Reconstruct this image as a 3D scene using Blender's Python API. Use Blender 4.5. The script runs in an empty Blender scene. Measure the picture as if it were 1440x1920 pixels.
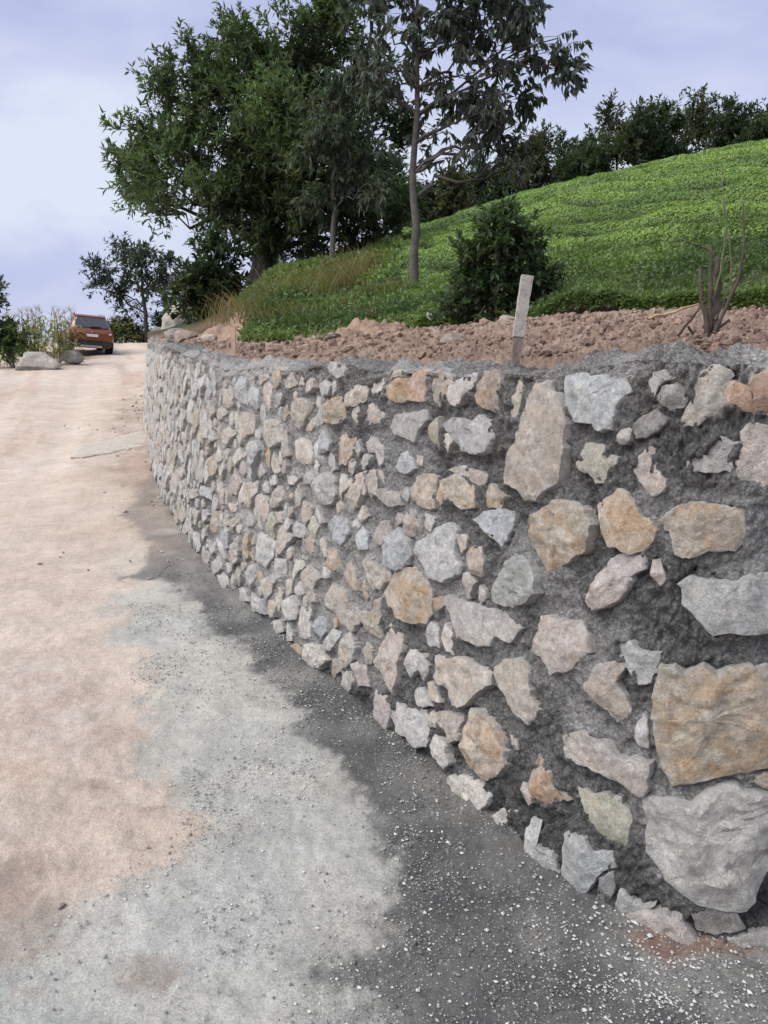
import bpy, bmesh, math, random
import numpy as np
from mathutils import Vector, Matrix

# ------------------------------------------------------------------ camera, sky, sun, exposure
scene = bpy.context.scene
cam_data = bpy.data.cameras.new("camera")
cam = bpy.data.objects.new("camera", cam_data)
scene.collection.objects.link(cam)
cam.location = (0, 0, 1.55)
cam.rotation_euler = (math.radians(90) - math.atan(270 / 1442), 0, 0)
cam_data.sensor_fit = 'HORIZONTAL'
cam_data.sensor_width = 36
cam_data.lens = 36 * 1442 / 1440
cam_data.clip_start = 0.05
cam_data.clip_end = 3000
scene.camera = cam

SUN_ELEV, SUN_AZ = math.radians(48), math.radians(-116)     # azimuth from +Y towards +X: the sun stands to the left
world = bpy.data.worlds.new("World")
scene.world = world
world.use_nodes = True
wn, wl = world.node_tree.nodes, world.node_tree.links
wn.clear()
def N(nodes, kind, **kw):
    n = nodes.new(kind)
    for k, v in kw.items():
        if k in n.inputs.keys(): n.inputs[k].default_value = v
        else: setattr(n, k, v)
    return n
sky = N(wn, 'ShaderNodeTexSky', sky_type='NISHITA', sun_disc=False, sun_elevation=SUN_ELEV, sun_rotation=SUN_AZ, air_density=1.0, dust_density=2.0)
bg_sky = N(wn, 'ShaderNodeBackground', Strength=0.10)
wl.new(sky.outputs[0], bg_sky.inputs[0])
tc = N(wn, 'ShaderNodeTexCoord')
mp = N(wn, 'ShaderNodeMapping'); mp.inputs['Scale'].default_value = (1.0, 1.0, 2.2); mp.inputs['Location'].default_value = (3.1, 0.4, 0.2)
wl.new(tc.outputs['Generated'], mp.inputs[0])
nz = N(wn, 'ShaderNodeTexNoise', Scale=2.6, Detail=7.0, Roughness=0.52, Distortion=0.35)
wl.new(mp.outputs[0], nz.inputs['Vector'])
rp = N(wn, 'ShaderNodeValToRGB')
rp.color_ramp.elements[0].position = 0.40; rp.color_ramp.elements[0].color = (0.49, 0.545, 0.81, 1)
rp.color_ramp.elements[1].position = 0.66; rp.color_ramp.elements[1].color = (0.76, 0.82, 0.96, 1)
e = rp.color_ramp.elements.new(0.52); e.color = (0.605, 0.65, 0.88, 1)
wl.new(nz.outputs['Fac'], rp.inputs[0])
bg_cloud = N(wn, 'ShaderNodeBackground', Strength=0.68)
wl.new(rp.outputs[0], bg_cloud.inputs[0])
mixw = N(wn, 'ShaderNodeMixShader', Fac=0.9)
wl.new(bg_sky.outputs[0], mixw.inputs[1]); wl.new(bg_cloud.outputs[0], mixw.inputs[2])
wo = N(wn, 'ShaderNodeOutputWorld')
wl.new(mixw.outputs[0], wo.inputs[0])

sun_data = bpy.data.lights.new("sun", 'SUN')
sun_data.energy = 3.2
sun_data.angle = math.radians(60)
sun_data.color = (1.0, 0.96, 0.90)
sun = bpy.data.objects.new("sun", sun_data)
scene.collection.objects.link(sun)
sd = Vector((math.sin(SUN_AZ) * math.cos(SUN_ELEV), math.cos(SUN_AZ) * math.cos(SUN_ELEV), math.sin(SUN_ELEV)))
sun.rotation_euler = (-sd).to_track_quat('-Z', 'Y').to_euler()
scene.view_settings.view_transform = 'Standard'
scene.view_settings.look = 'None'
scene.view_settings.gamma = 1.0
scene.view_settings.exposure = 0.58
scene.view_settings.use_curve_mapping = False

# ------------------------------------------------------------------ survey data in metres
WALL = [[3.4,2.1,0.047,1.58],[3.239,2.06,0.046,1.58],[3.078,2.019,0.045,1.58],[2.916,1.979,0.045,1.58],[2.755,1.94,0.044,1.58],[2.593,1.902,0.043,1.58],[2.431,1.869,0.042,1.58],[2.267,1.841,0.041,1.58],[2.103,1.819,0.041,1.58],[1.938,1.799,0.04,1.58],[1.773,1.783,0.04,1.58],[1.607,1.77,0.04,1.58],[1.442,1.761,0.04,1.58],[1.276,1.757,0.04,1.579],[1.112,1.759,0.04,1.578],[0.953,1.775,0.04,1.575],[0.805,1.816,0.041,1.57],[0.677,1.891,0.043,1.563],[0.572,2.0,0.045,1.556],[0.483,2.133,0.048,1.547],[0.402,2.276,0.051,1.54],[0.324,2.422,0.054,1.534],[0.246,2.568,0.058,1.53],[0.167,2.714,0.061,1.527],[0.086,2.859,0.064,1.527],[0.003,3.003,0.068,1.526],[-0.08,3.147,0.071,1.526],[-0.164,3.29,0.074,1.524],[-0.247,3.434,0.077,1.522],[-0.33,3.578,0.081,1.519],[-0.412,3.723,0.084,1.514],[-0.492,3.868,0.087,1.509],[-0.57,4.015,0.09,1.503],[-0.647,4.162,0.095,1.496],[-0.724,4.309,0.1,1.489],[-0.802,4.456,0.105,1.482],[-0.882,4.602,0.11,1.476],[-0.962,4.747,0.114,1.472],[-1.043,4.892,0.119,1.47],[-1.121,5.039,0.124,1.472],[-1.195,5.187,0.129,1.477],[-1.266,5.337,0.133,1.483],[-1.333,5.489,0.138,1.49],[-1.4,5.641,0.143,1.496],[-1.466,5.794,0.148,1.503],[-1.531,5.946,0.153,1.509],[-1.596,6.099,0.158,1.515],[-1.66,6.253,0.163,1.52],[-1.723,6.406,0.168,1.525],[-1.786,6.56,0.173,1.531],[-1.849,6.714,0.178,1.537],[-1.911,6.868,0.183,1.543],[-1.974,7.022,0.188,1.549],[-2.036,7.176,0.193,1.554],[-2.098,7.33,0.198,1.557],[-2.159,7.485,0.203,1.56],[-2.218,7.64,0.208,1.563],[-2.276,7.796,0.213,1.564],[-2.333,7.952,0.218,1.565],[-2.39,8.108,0.225,1.565],[-2.447,8.264,0.233,1.565],[-2.504,8.42,0.241,1.565],[-2.561,8.576,0.249,1.564],[-2.617,8.732,0.257,1.563],[-2.673,8.889,0.264,1.562],[-2.727,9.046,0.272,1.56],[-2.781,9.203,0.28,1.558],[-2.834,9.36,0.288,1.556],[-2.887,9.518,0.296,1.554],[-2.94,9.675,0.304,1.551],[-2.993,9.833,0.312,1.549],[-3.046,9.99,0.32,1.546],[-3.099,10.148,0.327,1.544],[-3.152,10.305,0.335,1.541],[-3.205,10.463,0.343,1.538],[-3.258,10.62,0.351,1.535],[-3.311,10.778,0.359,1.532],[-3.363,10.936,0.367,1.529],[-3.415,11.093,0.375,1.526],[-3.466,11.251,0.383,1.524],[-3.518,11.409,0.39,1.521],[-3.569,11.567,0.398,1.519],[-3.62,11.725,0.406,1.516],[-3.672,11.883,0.414,1.513],[-3.723,12.041,0.423,1.509],[-3.774,12.199,0.434,1.504],[-3.826,12.357,0.445,1.498],[-3.877,12.515,0.456,1.493],[-3.929,12.673,0.467,1.489],[-3.98,12.831,0.478,1.487],[-4.031,12.989,0.489,1.486],[-4.083,13.148,0.5,1.485],[-4.134,13.306,0.511,1.485],[-4.184,13.464,0.522,1.485],[-4.233,13.623,0.534,1.485],[-4.281,13.782,0.545,1.485],[-4.327,13.941,0.556,1.485],[-4.373,14.101,0.567,1.485],[-4.418,14.261,0.578,1.485],[-4.464,14.421,0.589,1.485],[-4.509,14.581,0.601,1.485],[-4.555,14.74,0.612,1.485],[-4.6,14.9,0.623,1.485],[-4.645,15.06,0.634,1.485],[-4.691,15.22,0.645,1.485],[-4.736,15.38,0.657,1.485],[-4.782,15.539,0.668,1.485],[-4.827,15.699,0.679,1.485],[-4.873,15.859,0.69,1.485],[-4.918,16.019,0.701,1.485],[-4.964,16.179,0.713,1.485],[-5.009,16.339,0.725,1.485],[-5.054,16.498,0.737,1.485],[-5.1,16.658,0.749,1.485],[-5.145,16.818,0.761,1.485],[-5.19,16.978,0.773,1.485],[-5.235,17.138,0.785,1.485],[-5.28,17.298,0.797,1.485],[-5.325,17.458,0.809,1.485],[-5.37,17.618,0.821,1.485],[-5.415,17.778,0.833,1.485],[-5.46,17.938,0.845,1.485],[-5.505,18.098,0.857,1.485],[-5.55,18.258,0.869,1.485],[-5.595,18.418,0.881,1.485],[-5.64,18.578,0.893,1.485],[-5.684,18.738,0.905,1.485],[-5.729,18.898,0.917,1.485],[-5.774,19.058,0.929,1.485],[-5.819,19.217,0.941,1.485],[-5.864,19.377,0.953,1.485],[-5.909,19.537,0.965,1.485],[-5.954,19.697,0.977,1.485],[-5.999,19.857,0.989,1.485],[-6.044,20.017,1.001,1.485],[-6.089,20.177,1.013,1.485],[-6.134,20.337,1.025,1.485],[-6.179,20.497,1.037,1.485],[-6.224,20.657,1.049,1.485],[-6.269,20.817,1.061,1.485],[-6.314,20.977,1.073,1.485],[-6.359,21.137,1.085,1.485],[-6.403,21.297,1.097,1.485],[-6.448,21.457,1.109,1.485],[-6.493,21.617,1.121,1.485],[-6.538,21.777,1.133,1.485],[-6.583,21.937,1.145,1.485],[-6.628,22.097,1.158,1.485],[-6.673,22.257,1.17,1.485],[-6.718,22.417,1.183,1.485],[-6.763,22.577,1.195,1.485],[-6.808,22.737,1.208,1.485],[-6.853,22.897,1.221,1.485],[-6.898,23.057,1.233,1.485],[-6.943,23.217,1.246,1.485],[-6.988,23.376,1.258,1.485],[-7.033,23.536,1.271,1.485],[-7.077,23.696,1.284,1.485],[-7.122,23.856,1.296,1.485],[-7.167,24.016,1.309,1.485]]
STONES = ["b 3.224,1.474 3.164,1.484 3.032,1.474 2.951,1.494 2.961,1.444 3.001,1.404 3.012,1.338 3.062,1.328 3.082,1.343 3.164,1.348 3.204,1.389 3.194,1.409 3.224,1.449","g 2.910,1.484 2.890,1.494 2.809,1.504 2.758,1.489 2.819,1.474 2.859,1.459 2.870,1.429 2.890,1.454","d 2.870,1.424 2.839,1.459 2.748,1.484 2.748,1.439 2.768,1.409 2.819,1.399","t 2.778,1.363 2.768,1.394 2.738,1.434 2.738,1.474 2.717,1.504 2.667,1.514 2.616,1.494 2.636,1.464 2.636,1.409 2.667,1.389 2.717,1.363 2.748,1.358","r 2.646,1.469 2.616,1.479 2.575,1.464 2.565,1.434 2.575,1.404 2.636,1.409","r 2.575,1.484 2.525,1.504 2.454,1.484 2.454,1.404 2.555,1.394 2.575,1.404 2.565,1.434","d 2.941,1.348 2.910,1.379 2.859,1.399 2.819,1.374 2.839,1.343 2.880,1.323 2.920,1.318","y 3.133,1.228 3.103,1.288 3.042,1.288 3.012,1.263 2.981,1.258 2.991,1.223 3.001,1.193 3.052,1.183 3.082,1.208 3.123,1.208","p 2.920,1.263 2.890,1.288 2.849,1.308 2.839,1.243 2.799,1.223 2.809,1.183 2.849,1.173 2.890,1.213 2.910,1.228","g 2.748,1.283 2.697,1.293 2.687,1.318 2.657,1.348 2.616,1.328 2.586,1.328 2.606,1.283 2.606,1.253 2.687,1.243 2.738,1.253","t 2.586,1.348 2.575,1.368 2.484,1.368 2.444,1.323 2.444,1.223 2.515,1.218 2.555,1.233 2.596,1.233 2.596,1.283 2.586,1.318","o 3.022,1.123 2.991,1.153 2.941,1.178 2.900,1.153 2.880,1.123 2.849,1.113 2.809,1.088 2.819,1.053 2.839,1.023 2.890,1.013 2.961,1.013 3.001,1.048","n 2.809,1.108 2.788,1.133 2.717,1.168 2.616,1.168 2.555,1.168 2.555,1.128 2.555,1.083 2.586,1.058 2.667,1.043 2.717,1.018 2.748,1.028 2.768,1.068","o 3.316,1.033 3.245,1.073 3.184,1.118 3.123,1.123 3.062,1.103 3.032,1.063 3.032,1.028 3.052,0.978 3.113,0.932 3.184,0.887 3.214,0.907 3.275,0.953 3.285,0.993","g 3.965,0.787 3.944,0.822 3.843,0.877 3.813,0.912 3.762,0.937 3.701,0.912 3.701,0.877 3.701,0.837 3.660,0.797 3.671,0.757 3.762,0.707 3.843,0.707 3.914,0.757","p 3.235,0.627 3.224,0.687 3.204,0.747 3.164,0.767 3.103,0.767 3.032,0.782 3.001,0.747 2.991,0.707 3.032,0.662 3.062,0.622 3.123,0.597 3.164,0.622","o 2.768,0.652 2.758,0.732 2.717,0.737 2.697,0.727 2.646,0.752 2.606,0.742 2.555,0.757 2.474,0.772 2.403,0.752 2.383,0.587 2.403,0.521 2.454,0.511 2.535,0.486 2.646,0.441 2.697,0.416 2.728,0.461 2.748,0.521 2.768,0.592","o 3.549,0.166 3.539,0.251 3.518,0.321 3.458,0.346 3.377,0.326 3.295,0.286 3.275,0.241 3.295,0.196 3.356,0.136 3.417,0.136 3.518,0.126","t 3.377,1.424 3.356,1.449 3.285,1.454 3.255,1.434 3.204,1.404 3.184,1.338 3.184,1.303 3.174,1.268 3.174,1.208 3.184,1.163 3.235,1.133 3.275,1.093 3.336,1.088 3.366,1.113 3.468,1.118 3.468,1.173 3.458,1.238 3.417,1.298 3.397,1.358","t 3.468,1.323 3.478,1.389 3.458,1.449 3.437,1.474 3.427,1.394 3.437,1.328","n 3.681,1.389 3.671,1.434 3.630,1.479 3.549,1.489 3.529,1.454 3.529,1.414 3.539,1.343 3.589,1.353 3.660,1.368","w 3.853,1.384 3.843,1.419 3.772,1.454 3.691,1.474 3.691,1.439 3.731,1.394 3.792,1.348 3.843,1.363","t 3.965,1.419 3.965,1.469 3.894,1.479 3.833,1.454 3.843,1.419 3.873,1.389 3.904,1.343 3.944,1.363","r 4.107,1.358 4.107,1.429 4.086,1.464 4.025,1.479 3.965,1.474 3.995,1.434 3.995,1.363 4.056,1.353","o 4.330,1.363 4.309,1.399 4.198,1.439 4.117,1.434 4.117,1.353 4.198,1.338","t 4.299,1.429 4.279,1.459 4.198,1.474 4.147,1.454 4.238,1.439","p 4.461,1.263 4.441,1.318 4.391,1.328 4.340,1.298 4.289,1.288 4.309,1.253 4.431,1.233 4.461,1.243","g 4.238,1.238 4.218,1.288 4.117,1.303 3.985,1.323 3.965,1.293 4.015,1.248 4.036,1.193 4.127,1.208 4.218,1.218","y 3.955,1.243 3.944,1.273 3.894,1.308 3.873,1.268 3.884,1.193 3.924,1.208","b 3.843,1.278 3.802,1.303 3.731,1.318 3.671,1.303 3.630,1.328 3.579,1.318 3.549,1.263 3.559,1.218 3.620,1.198 3.691,1.198 3.752,1.233 3.823,1.258","g 4.441,1.153 4.380,1.193 4.289,1.173 4.238,1.103 4.289,1.068 4.330,1.123 4.401,1.123","b 4.188,1.093 4.127,1.133 4.086,1.158 4.036,1.128 4.015,1.098 4.076,1.063 4.137,1.063","t 4.036,1.148 3.975,1.143 3.975,1.108 4.015,1.113","t 4.401,1.018 4.299,1.053 4.259,0.983 4.198,0.978 4.127,0.998 4.107,0.932 4.178,0.917 4.279,0.942 4.370,0.947","t 4.056,1.008 4.015,1.053 3.934,1.083 3.873,1.088 3.873,1.038 3.863,0.968 3.934,0.958 4.015,0.968","o 3.853,1.008 3.833,1.073 3.772,1.103 3.731,1.113 3.681,1.103 3.640,1.083 3.620,1.013 3.711,0.993 3.772,1.013 3.823,0.983","p 3.792,1.118 3.721,1.148 3.630,1.143 3.569,1.133 3.589,1.093 3.620,1.088 3.681,1.113 3.752,1.113","b 3.610,0.973 3.559,1.008 3.468,1.038 3.407,1.033 3.407,0.968 3.448,0.917 3.508,0.942 3.569,0.958","p 4.522,1.003 4.421,1.023 4.391,0.958 4.411,0.927 4.502,0.937","p 4.299,0.772 4.238,0.842 4.188,0.857 4.167,0.802 4.218,0.742 4.279,0.752","g 4.198,0.737 4.157,0.797 4.107,0.847 4.015,0.812 3.995,0.757 4.015,0.717 4.076,0.672 4.178,0.677","n 3.630,0.842 3.589,0.887 3.539,0.887 3.518,0.847 3.529,0.792 3.589,0.782 3.620,0.807","p 3.721,0.211 3.711,0.231 3.579,0.271 3.559,0.276 3.559,0.191 3.620,0.146 3.630,0.181 3.681,0.186","t 3.742,0.356 3.731,0.441 3.681,0.451 3.589,0.481 3.498,0.491 3.427,0.491 3.427,0.451 3.508,0.366 3.569,0.306 3.610,0.296 3.640,0.346 3.711,0.336","t 3.417,0.511 3.356,0.557 3.295,0.582 3.224,0.567 3.204,0.496 3.164,0.466 3.214,0.396 3.255,0.401 3.295,0.421 3.356,0.451 3.407,0.471","g 3.448,0.727 3.458,0.767 3.427,0.817 3.387,0.872 3.336,0.907 3.265,0.912 3.224,0.867 3.214,0.822 3.265,0.772 3.326,0.747 3.407,0.727","w 3.752,0.647 3.711,0.672 3.620,0.677 3.478,0.697 3.366,0.717 3.306,0.677 3.356,0.617 3.407,0.637 3.448,0.577 3.478,0.557 3.539,0.552 3.600,0.547 3.640,0.532 3.691,0.592","o 4.178,0.557 4.137,0.622 4.086,0.687 3.955,0.712 3.894,0.692 3.833,0.652 3.823,0.572 3.853,0.521 3.934,0.501 4.015,0.496 4.066,0.511 4.137,0.521","t 4.370,0.637 4.330,0.672 4.259,0.662 4.157,0.667 4.137,0.627 4.198,0.562 4.259,0.547 4.299,0.587","t 4.350,0.401 4.309,0.446 4.228,0.456 4.228,0.511 4.178,0.537 4.167,0.456 4.188,0.411 4.157,0.376 4.188,0.356 4.299,0.356","p 4.208,0.236 4.157,0.331 4.107,0.451 4.015,0.416 3.985,0.366 3.995,0.236 4.015,0.181 4.056,0.191 4.117,0.236","t 4.299,0.236 4.259,0.316 4.218,0.286 4.218,0.231 4.279,0.211","g 3.853,0.476 3.823,0.537 3.772,0.532 3.742,0.466 3.813,0.446","g 3.863,0.361 3.843,0.406 3.792,0.376 3.823,0.306 3.843,0.306","p 4.167,0.005 4.188,0.080 4.178,0.131 4.096,0.141 4.046,0.090 4.056,0.015 4.127,-0.010","w 4.046,0.080 4.005,0.146 3.934,0.156 3.792,0.201 3.762,0.151 3.772,0.065 3.833,0.035 3.884,0.055 3.985,0.035","p 2.961,0.983 2.920,1.008 2.839,1.013 2.839,0.983 2.870,0.953 2.880,0.917 2.910,0.877 2.951,0.847 2.991,0.827 3.022,0.852 3.001,0.887 2.991,0.932 2.961,0.963","g 2.728,0.953 2.697,0.978 2.646,0.978 2.616,0.973 2.575,0.983 2.545,0.998 2.484,1.008 2.423,0.993 2.413,0.862 2.494,0.852 2.626,0.837 2.677,0.877 2.717,0.902","g 2.930,0.752 2.920,0.767 2.849,0.767 2.819,0.757 2.768,0.762 2.768,0.712 2.788,0.677 2.819,0.662 2.839,0.687 2.880,0.702","t 2.991,0.617 2.961,0.677 2.930,0.697 2.890,0.707 2.870,0.692 2.890,0.652 2.839,0.587 2.849,0.562 2.880,0.542 2.900,0.567 2.941,0.577 2.971,0.592","g 2.778,0.356 2.697,0.381 2.646,0.381 2.606,0.431 2.565,0.451 2.535,0.451 2.454,0.441 2.383,0.431 2.383,0.291 2.444,0.231 2.474,0.146 2.505,0.111 2.606,0.116 2.687,0.156 2.748,0.216 2.758,0.261 2.758,0.301","p 2.535,0.466 2.454,0.496 2.363,0.506 2.352,0.456 2.454,0.451 2.505,0.461","t 3.082,0.396 3.062,0.436 2.981,0.476 2.920,0.476 2.839,0.451 2.768,0.466 2.758,0.451 2.768,0.371 2.819,0.376 2.900,0.381 2.961,0.376 3.042,0.366","r 3.174,0.271 3.153,0.326 3.093,0.306 3.062,0.261 3.022,0.251 3.082,0.196 3.143,0.191 3.164,0.221","y 2.981,0.301 2.920,0.316 2.839,0.331 2.799,0.281 2.809,0.206 2.849,0.196 2.941,0.256","w 3.153,0.065 3.143,0.126 3.113,0.131 3.093,0.070 3.032,0.080 3.012,0.030 2.981,-0.005 3.001,-0.025 3.093,-0.010 3.143,0.015","b 3.001,0.151 2.930,0.181 2.900,0.151 2.849,0.171 2.839,0.131 2.880,0.090 2.900,0.030 2.941,-0.025 2.981,-0.040 2.991,0.050","d 2.870,0.085 2.839,0.116 2.829,0.065 2.839,0.025 2.880,0.010","g 2.829,0.010 2.809,0.080 2.768,0.065 2.717,0.075 2.758,0.045 2.799,0.015","p 2.809,0.000 2.758,0.045 2.697,0.075 2.646,0.065 2.586,0.005 2.575,-0.025 2.626,-0.055 2.697,-0.050 2.788,-0.060","d 2.626,0.085 2.575,0.116 2.515,0.105 2.494,0.070 2.545,0.045 2.606,0.040","g 2.575,0.020 2.545,0.035 2.454,0.060 2.393,0.055 2.393,0.010 2.494,-0.020 2.565,-0.025","w 3.610,0.025 3.508,0.085 3.387,0.111 3.346,0.085 3.387,0.010 3.468,0.000 3.549,-0.010","w 3.366,-0.005 3.265,0.095 3.224,0.100 3.255,0.025 3.326,-0.005","b 6.246,1.333 6.206,1.379 6.053,1.363 6.043,1.213 6.104,1.213 6.216,1.253","g 5.993,1.283 5.942,1.333 5.830,1.318 5.810,1.213 5.901,1.198 6.003,1.243","p 5.749,1.333 5.709,1.363 5.607,1.348 5.607,1.228 5.668,1.198 5.729,1.248","p 5.911,1.384 5.729,1.414 5.709,1.389 5.780,1.348 5.881,1.348","o 5.587,1.414 5.546,1.459 5.425,1.459 5.384,1.429 5.506,1.353 5.557,1.333","t 5.425,1.394 5.384,1.419 5.242,1.439 5.232,1.379 5.313,1.348 5.415,1.348","t 5.151,1.374 5.100,1.419 4.999,1.404 4.989,1.368 5.060,1.338 5.131,1.348","g 4.979,1.379 4.887,1.414 4.837,1.384 4.857,1.338 4.928,1.333","g 4.867,1.464 4.837,1.494 4.705,1.484 4.674,1.449 4.735,1.419 4.837,1.434","t 5.323,1.203 5.303,1.273 5.171,1.313 5.019,1.288 5.039,1.243 5.141,1.153 5.232,1.158","o 4.877,1.223 4.847,1.298 4.735,1.338 4.664,1.328 4.664,1.248 4.715,1.213 4.847,1.203","t 4.644,1.333 4.614,1.379 4.532,1.409 4.451,1.379 4.461,1.343 4.553,1.303 4.624,1.303","t 6.104,1.123 6.053,1.168 5.891,1.158 5.871,1.078 6.023,1.008 6.094,1.043","t 5.699,1.073 5.658,1.148 5.506,1.173 5.415,1.153 5.384,1.063 5.577,1.003 5.668,1.018","t 5.425,1.023 5.323,1.148 5.293,1.073 5.263,1.008 5.323,0.978 5.404,0.993","t 5.232,1.083 5.131,1.113 5.009,1.103 4.979,1.053 4.979,0.993 5.070,0.978 5.202,0.993","b 4.918,1.138 4.857,1.178 4.766,1.118 4.786,1.078 4.898,1.053","n 4.685,1.148 4.634,1.183 4.543,1.168 4.522,1.128 4.593,1.038 4.664,1.028","t 5.090,1.153 4.979,1.238 4.968,1.193 5.019,1.153","g 6.003,0.927 5.962,0.998 5.770,1.023 5.729,0.973 5.810,0.867 5.830,0.782 5.962,0.797","w 5.780,0.842 5.688,0.902 5.638,0.857 5.729,0.802","w 6.236,0.847 6.114,0.942 6.064,0.887 6.155,0.832","g 4.938,0.872 4.898,0.937 4.786,0.978 4.685,0.973 4.664,0.892 4.705,0.842 4.786,0.822 4.887,0.827","t 4.654,0.917 4.634,0.988 4.553,0.978 4.532,0.953 4.603,0.907 4.614,0.867","t 4.583,0.892 4.492,0.973 4.421,0.947 4.441,0.867 4.543,0.837","g 4.441,1.148 4.391,1.183 4.309,1.158 4.340,1.123 4.421,1.118","p 4.492,0.998 4.421,1.038 4.411,0.968 4.431,0.932","p 4.391,1.043 4.279,1.053 4.259,0.998 4.340,0.932 4.380,0.958","t 5.516,0.712 5.496,0.772 5.404,0.817 5.273,0.807 5.334,0.747","w 5.323,0.892 5.121,0.902 5.171,0.857 5.283,0.847","g 5.587,0.832 5.475,0.882 5.445,0.817 5.536,0.797","g 5.060,0.922 4.979,0.958 4.928,0.942 4.958,0.897 5.060,0.882","g 5.567,1.293 5.486,1.328 5.415,1.313 5.455,1.258 5.536,1.233","t 5.972,0.662 5.932,0.752 5.759,0.787 5.770,0.717 5.820,0.617 5.932,0.612","p 5.780,0.677 5.678,0.727 5.557,0.717 5.557,0.647 5.607,0.572 5.729,0.627","t 5.506,0.712 5.425,0.797 5.273,0.832 5.283,0.782 5.425,0.692 5.486,0.667","t 6.266,0.567 6.094,0.582 6.104,0.542 6.195,0.516","n 6.702,0.346 6.571,0.461 6.489,0.426 6.489,0.321 6.662,0.301","t 6.378,0.481 6.277,0.476 6.246,0.416 6.347,0.386","t 6.216,0.446 6.033,0.537 6.003,0.511 6.155,0.391 6.206,0.406","g 5.932,0.526 5.861,0.587 5.780,0.552 5.790,0.511 5.932,0.481","b 6.418,0.326 6.287,0.406 6.216,0.386 6.216,0.281 6.307,0.251","t 6.175,0.226 6.135,0.316 6.003,0.411 5.972,0.321 6.003,0.241 6.135,0.166","o 5.952,0.326 5.922,0.436 5.830,0.461 5.820,0.326 5.891,0.271 5.942,0.281","w 5.719,0.456 5.658,0.506 5.404,0.506 5.425,0.421 5.536,0.321 5.688,0.336","w 5.374,0.371 5.364,0.421 5.222,0.451 5.222,0.376 5.323,0.311","w 5.121,0.426 5.100,0.481 4.979,0.501 4.958,0.476 5.050,0.421 5.090,0.371","w 5.090,0.336 4.968,0.411 4.908,0.416 4.908,0.356 5.009,0.311 5.080,0.311","t 4.948,0.456 4.887,0.511 4.766,0.466 4.796,0.406 4.766,0.346 4.837,0.321 4.887,0.356","w 6.591,0.065 6.418,0.181 6.347,0.131 6.449,0.025 6.520,0.015","w 6.418,0.035 6.307,0.090 6.185,0.095 6.175,0.040 6.266,-0.010","g 5.861,0.136 5.830,0.231 5.749,0.291 5.699,0.236 5.729,0.156","t 5.587,0.236 5.506,0.271 5.415,0.266 5.425,0.206 5.506,0.146 5.577,0.176","w 5.993,0.075 5.851,0.116 5.800,0.050 5.911,0.015","w 5.749,0.040 5.739,0.116 5.557,0.131 5.506,0.065 5.658,0.030","t 5.465,0.090 5.435,0.166 5.334,0.176 5.344,0.095 5.404,0.075","t 5.334,0.211 5.323,0.271 5.252,0.256 5.273,0.151 5.313,0.141","w 5.232,0.171 5.212,0.221 5.110,0.281 5.019,0.256 5.039,0.176 5.212,0.116","w 4.999,0.141 4.989,0.256 4.847,0.286 4.857,0.231 4.816,0.156 4.877,0.121 4.979,0.105","b 4.816,0.231 4.756,0.286 4.685,0.296 4.654,0.236 4.715,0.181 4.796,0.191","o 5.121,-0.030 5.080,0.025 4.938,0.085 4.908,0.045 4.948,-0.010 5.080,-0.060","w 4.887,0.010 4.887,0.095 4.816,0.126 4.705,0.151 4.624,0.105 4.685,0.040 4.867,-0.015","t 4.502,0.166 4.492,0.246 4.431,0.306 4.380,0.266 4.370,0.201 4.411,0.141 4.482,0.116","t 4.715,0.376 4.624,0.471 4.472,0.481 4.451,0.431 4.330,0.426 4.391,0.331 4.421,0.311 4.522,0.331 4.583,0.351 4.695,0.351","g 4.299,0.271 4.259,0.311 4.228,0.296 4.238,0.241 4.279,0.226","o 4.725,0.577 4.664,0.642 4.624,0.637 4.573,0.562 4.624,0.537 4.705,0.542","o 4.543,0.582 4.472,0.627 4.421,0.577 4.370,0.511 4.441,0.496 4.502,0.521","b 4.461,0.737 4.411,0.787 4.360,0.772 4.350,0.702 4.421,0.682","o 4.989,0.567 4.968,0.672 4.928,0.637 4.877,0.627 4.867,0.567 4.938,0.552","g 5.181,0.622 5.121,0.677 5.009,0.672 4.999,0.617 5.141,0.592","g 5.313,0.637 5.222,0.682 5.181,0.652 5.212,0.602","t 4.461,0.817 4.421,0.877 4.370,0.847 4.411,0.807","w 5.374,0.060 5.232,0.116 5.202,0.060 5.303,0.005","b 7.027,0.381 6.763,0.416 6.743,0.356 6.956,0.311","w 6.611,0.171 6.530,0.251 6.479,0.201 6.571,0.136","t 6.489,0.521 6.418,0.642 6.368,0.617 6.368,0.542","t 6.540,0.963 6.358,1.053 6.236,1.018 6.398,0.902 6.520,0.917","o 6.895,0.732 6.672,0.842 6.601,0.747 6.672,0.677 6.804,0.667","t 6.550,0.742 6.439,0.817 6.398,0.767 6.479,0.677","w 6.256,0.857 6.135,0.932 6.074,0.872 6.195,0.812","g 6.976,0.922 6.713,0.993 6.662,0.937 6.865,0.867","t 6.702,1.108 6.560,1.163 6.408,1.138 6.571,1.068","t 6.905,1.098 6.713,1.173 6.702,1.113 6.865,1.053","t 6.560,1.248 6.408,1.293 6.256,1.273 6.266,1.193 6.408,1.158","t 7.716,0.341 7.402,0.466 7.169,0.496 7.209,0.446 7.635,0.311","b 7.159,0.456 7.078,0.542 6.733,0.582 6.713,0.506 6.956,0.491","t 8.102,0.100 7.828,0.251 7.666,0.226 7.777,0.121","w 7.007,0.306 6.824,0.406 6.723,0.396 6.844,0.311","t 7.321,0.206 7.240,0.331 7.067,0.346 7.159,0.231"]
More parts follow.
